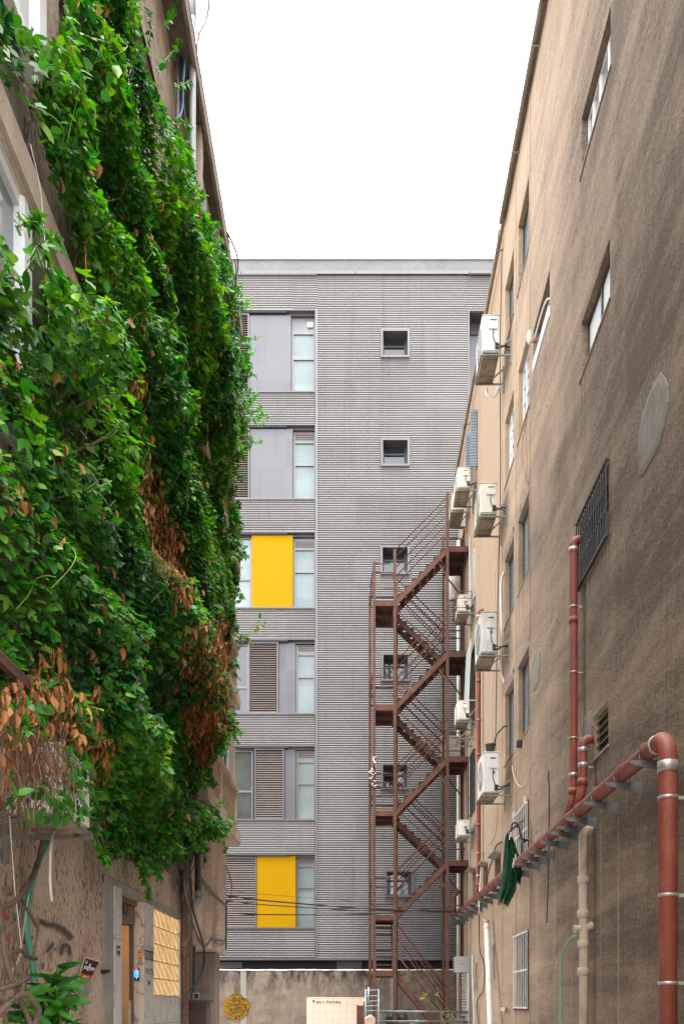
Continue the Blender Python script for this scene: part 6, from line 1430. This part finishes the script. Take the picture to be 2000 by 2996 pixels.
# loose shoots that stand out from the mass
SH = [([(535,785),(560,772),(580,775),(597,770)], -2.1), ([(520,700),(545,690),(560,690),(577,680)], -2.1), ([(545,930),(575,950),(590,975),(606,965)], -2.08), ([(545,985),(565,1005),(585,1015),(603,1010)], -2.08), ([(540,1000),(560,1020),(572,1030)], -2.1), ([(520,1455),(550,1460),(575,1452),(596,1440),(610,1430)], -2.1), ([(585,1450),(592,1425),(594,1405)], -2.1), ([(540,1500),(560,1470),(585,1478)], -2.1), ([(500,1655),(525,1670),(545,1680),(560,1684)], -2.15), ([(495,1880),(520,1895),(545,1888)], -2.15), ([(330,1975),(333,2010),(338,2040),(345,2062)], -2.1), ([(322,1960),(325,1990),(335,2010)], -2.1), ([(225,1930),(232,1960),(240,1985)], -1.95), ([(350,1980),(362,2000),(372,2012)], -2.1), ([(360,160),(385,130),(405,105),(412,90)], -2.3), ([(380,60),(395,30),(405,5)], -2.3), ([(330,130),(345,60),(330,10)], -2.35), ([(400,200),(425,190),(440,178)], -2.25), ([(410,270),(430,285),(436,300)], -2.25), ([(470,560),(500,520),(498,510)], -2.2), ([(40,520),(70,505),(85,515),(80,500)], -1.95), ([(100,560),(125,545),(140,560)], -1.95), ([(60,620),(90,560),(120,620),(150,640)], -1.85), ([(150,170),(178,190),(190,170)], -2.0), ([(520,1230),(545,1215),(560,1200)], -2.12), ([(515,1890),(510,1905),(520,1960)], -2.2), ([(170,1830),(190,1880),(180,1905)], -1.95), ([(455,1920),(470,1950),(465,1985)], -2.2)]
for k in range(70):                                      # wispy sprays along the free edge
    i = rr.choice([j for j in range(6, 33)]); (a0, b0), (a1, b1) = VINE[i], VINE[i+1]; t = rr.random(); a, b = a0+(a1-a0)*t, b0+(b1-b0)*t
    if a < 335: continue
    l = rr.uniform(8, 34); u = rr.uniform(-.8, .9); SH.append(([(a-14, b), (a+l*.35, b-l*.25*u), (a+l*.7, b+l*.35*u), (a+l, b+l*.75*u+rr.uniform(-4, 6))], -2.42+.38*min(1, max(0, (b-150)/500))))
q = MB(); LP, LT, LN, LS, LC = [], [], [], [], []
for pl_, xx in SH:
    C = curve([onx(a, b, xx) for a, b in pl_], 6); q.tube(C, [.007*(1-.6*i/len(C)) for i in range(len(C))], 5)
    dead_ = pl_[0][0] == 520 and pl_[0][1] == 1455 or pl_[0][0] == 540 and pl_[0][1] == 1500
    for i, p in enumerate(C):
        for s in range(2 if i % 2 else 1):
            LP.append(p); o_ = Vector((rr.uniform(-.5, .8), rr.uniform(-1, 1), rr.uniform(-1, .35))); LT.append(o_); LN.append(Vector((rr.uniform(.2, 1), rr.uniform(-.9, .2), rr.uniform(.1, .9))))
            LS.append(rr.uniform(.05, .10)); v_ = rr.uniform(.7, 1.25); LC.append((.30*v_, .13*v_, .05*v_) if dead_ and rr.random() < .6 else ((.05*v_, .19*v_, .012*v_) if rr.random() < .6 else (.022*v_, .11*v_, .012*v_)))
obj('tendril', q, M['stem'], vine).__setitem__('kind', 'stuff')
k = len(LP); lb_ = np.array([rr.random() < .5 for _ in range(k)])
leaves('shoot_leaves', np.array(LP), np.array(LT), np.array(LN), np.array(LS), np.where(lb_[:, None, None], LOBED[None], OVATE[None]), np.array(LC), M['leaf'], vine)
# dry straw under the dead patch
q = MB()
for k in range(520):
    a, b = rr.uniform(0, 160), rr.uniform(1640, 1775); xx = rr.uniform(-2.2, -1.72); p = onx(a, b, xx); pts = [p]
    d = Vector((rr.uniform(-.1, .15), rr.uniform(-.28, .28), -rr.uniform(.2, .5)))
    d.y *= .6
    for s in range(5): d = d+Vector((rr.uniform(-.07, .05), rr.uniform(-.17, .17), rr.uniform(-.12, .20))); pts.append(pts[-1]+d*rr.uniform(.12, .24))
    q.tube(curve(pts, 3), rr.choice((.0018, .0022, .003)), 4, False)
for k in range(60):
    a, b = rr.uniform(430, 500), rr.uniform(1480, 1720); p = onx(a, b, -2.15); q.tube(curve([p, p+Vector((.02, rr.uniform(-.15, .15), -.2)), p+Vector((.03, rr.uniform(-.3, .3), -.45))], 3), .004, 4, False)
obj('dry_stem', q, M['straw'], vine).__setitem__('kind', 'stuff')
# woody stems at the foot
q = MB()
def wood(pts, r, xs=None):
    C = curve([onx(a, b, x) for a, b, x in pts], 7); q.tube(C, [r*.82*(1+.12*math.sin(i*1.7)) for i in range(len(C))], 10)
wood([(-20,2093,-2.1),(0,2085,-2.12),(35,2068,-2.15),(68,2025,-2.2),(88,1975,-2.25),(101,1907,-2.25),(108,1850,-2.2)], .022)
wood([(49,1990,-2.25),(49.5,2061,-2.2),(64,2091,-2.15),(84,2122,-2.15),(86.5,2140,-2.15),(80,2175,-2.15),(75,2199,-2.15),(83,2200,-2.2)], .013)
wood([(-8,2060,-2.1),(0,2103,-2.1),(6,2143,-2.1),(9,2182,-2.08),(19.5,2226,-2.06),(36,2268,-2.04),(49.5,2301,-2.02),(66,2338,-2.0),(72,2370,-2.0)], .020)
wood([(-6,2300,-2.1),(3,2286,-2.1),(9,2241,-2.12),(19.5,2206,-2.12),(33,2187,-2.15),(52,2182,-2.15),(63,2194,-2.15),(78,2200,-2.18)], .018)
wood([(-10,2273,-2.0),(0,2271,-2.0),(30,2263,-2.0),(50,2253,-2.02),(66,2244,-2.05)], .016)
wood([(-12,2335,-2.0),(0,2323,-2.0),(22,2301,-2.0),(45,2284,-2.0),(60,2283,-1.98),(80,2301,-1.96),(88.5,2319,-1.96),(84,2338,-1.98),(74,2356,-2.0)], .024)
wood([(5,2290,-2.05),(10,2320,-2.05),(15,2350,-2.05),(16,2375,-2.05)], .014)
wood([(33,2165,-2.12),(34,2200,-2.12),(33,2240,-2.12),(14,2262,-2.1)], .007)
wood([(28,2300,-2.02),(42,2268,-2.02),(46,2258,-2.02)], .015)
wood([(44,1820,-2.1),(46,1880,-2.12),(52,1930,-2.14),(49,1990,-2.2)], .016)
wood([(64,1830,-2.1),(60,1890,-2.12),(52,1935,-2.14)], .012)
obj('trunk', q, M['wood'], vine)
# ------------------------------------------------------------------ leafy plant at the foot of the wall
bp = thing('leafy_plant', 'glossy long leaved green plant growing against the foot of the stuccoed wall', 'plant', onx(108, 2380, -2.15))
q = MB(); LP, LT, LN, LS, LC = [], [], [], [], []
for k, (a, b) in enumerate(((131,2215), (118,2240), (150,2250), (105,2250), (128,2262), (160,2262), (95,2285), (120,2290), (142,2285), (60,2285), (50,2300), (110,2310), (68,2318), (132,2300))):
    xx = -2.2+rr.uniform(0, .22); p = onx(a, b, xx); base = onx(100+rr.uniform(-15, 15), 2385, -2.2); q.tube(curve([base, base*.4+p*.6+Vector((.05, 0, -.05)), p], 6), .008, 6)
    for s in range(9):
        t = 2*math.pi*s/9+rr.uniform(0, .6); LP.append(p+Vector((0, 0, -.02*s))); LT.append(Vector((math.cos(t)*.8+.2, math.sin(t)*.8-.1, rr.uniform(-.65, .6)))); LN.append(Vector((.4+rr.uniform(-.2, .3), -.3, .9))); LS.append(rr.uniform(.11, .22)); v_ = rr.uniform(.7, 1.3); LC.append((.035*v_, .15*v_, .014*v_) if rr.random() < .7 else (.012, .06, .014))
obj('stem', q, M['stem'], bp).__setitem__('kind', 'stuff')
k = len(LP); NAR = OVATE*np.array([.62, 1, 1]); leaves('foliage', np.array(LP), np.array(LT), np.array(LN), np.array(LS), np.repeat(NAR[None], k, 0), np.array(LC), M['leaf'], bp)
# small flowering weed by the pipe rail
fw = thing('flowering_weed', 'spindly weed with yellow blossoms in front of the short bottom flight', 'plant', J(1010, 2335, 25.4))
q = MB(); LP, LT, LN, LS, LC = [], [], [], [], []; fl = MB()
root = J(1050, 2370, 25.4)
for a, b in ((966,2288), (975,2282), (1000,2281), (1030,2330)):
    p = J(a, b, 25.4+rr.uniform(-.1, .1)); C = curve([root, root*.5+p*.5+Vector((.05, 0, .08)), p], 6); q.tube(C, .007, 5)
    for i in range(len(C)//2, len(C)): LP.append(C[i]); LT.append(Vector((rr.uniform(-1, 1), rr.uniform(-1, .3), rr.uniform(-.6, .6)))); LN.append(Vector((0, -.5, 1))); LS.append(rr.uniform(.04, .08)); LC.append((.10, .18, .06))
    for s in range(4): c = p+Vector((rr.uniform(-.08, .08), rr.uniform(-.05, .0), rr.uniform(-.06, .06))); fl.add([c+Vector((.018*math.cos(t), -.01, .018*math.sin(t))) for t in (0, 1.25, 2.5, 3.75, 5)], [(0,1,2,3,4)])
obj('stem', q, M['stem'], fw).__setitem__('kind', 'stuff'); obj('blossom', fl, M['flower'], fw).__setitem__('kind', 'stuff')
k = len(LP); leaves('foliage', np.array(LP), np.array(LT), np.array(LN), np.array(LS), np.repeat(OVATE[None], k, 0), np.array(LC), M['leaf'], fw)
# ================================================================== camera, light
cam = bpy.data.cameras.new('camera'); co = bpy.data.objects.new('camera', cam); COL.objects.link(co)
co.location = (0, 0, EYE); co.rotation_euler = (R(90), 0, 0)
cam.sensor_fit = 'HORIZONTAL'; cam.sensor_width = 36; cam.lens = 36*F/1568
cam.shift_x = -(CX-784)/1568; cam.shift_y = (CY-1174.5)/1568
cam.clip_start = .1; cam.clip_end = 1000
SC.camera = co
EL, AZ = 74, 165
w = bpy.data.worlds.new('World'); SC.world = w; w.use_nodes = True
nt = w.node_tree; bg = nt.nodes['Background']
sky = nt.nodes.new('ShaderNodeTexSky'); sky.sky_type = 'NISHITA'; sky.sun_disc = False
sky.sun_elevation = R(EL); sky.sun_rotation = R(AZ); sky.air_density = 1.0; sky.dust_density = 4.0; sky.ozone_density = 1.0
hs_ = nt.nodes.new('ShaderNodeHueSaturation'); hs_.inputs['Saturation'].default_value = .10; nt.links.new(sky.outputs[0], hs_.inputs['Color'])
mx = nt.nodes.new('ShaderNodeMix'); mx.data_type = 'RGBA'; mx.inputs[0].default_value = .72           # thin even cloud over the sky
nt.links.new(hs_.outputs[0], mx.inputs[6]); mx.inputs[7].default_value = (8.6, 8.75, 9.0, 1)
nt.links.new(mx.outputs[2], bg.inputs[0]); bg.inputs[1].default_value = .15
sl = bpy.data.lights.new('sun', 'SUN'); sl.energy = 1.5; sl.angle = R(25); sl.color = (1, .95, .88)
so = bpy.data.objects.new('sun', sl); COL.objects.link(so); so.location = (0, -5, 40)
az = R(AZ); d = Vector((math.sin(az)*math.cos(R(EL)), math.cos(az)*math.cos(R(EL)), math.sin(R(EL))))
so.rotation_euler = d.to_track_quat('Z', 'Y').to_euler()
SC.view_settings.view_transform = 'Standard'; SC.view_settings.look = 'None'; SC.view_settings.gamma = 1
SC.view_settings.exposure = 2.1
SC.cycles.max_bounces = 8; SC.cycles.diffuse_bounces = 5; SC.cycles.use_denoising = True
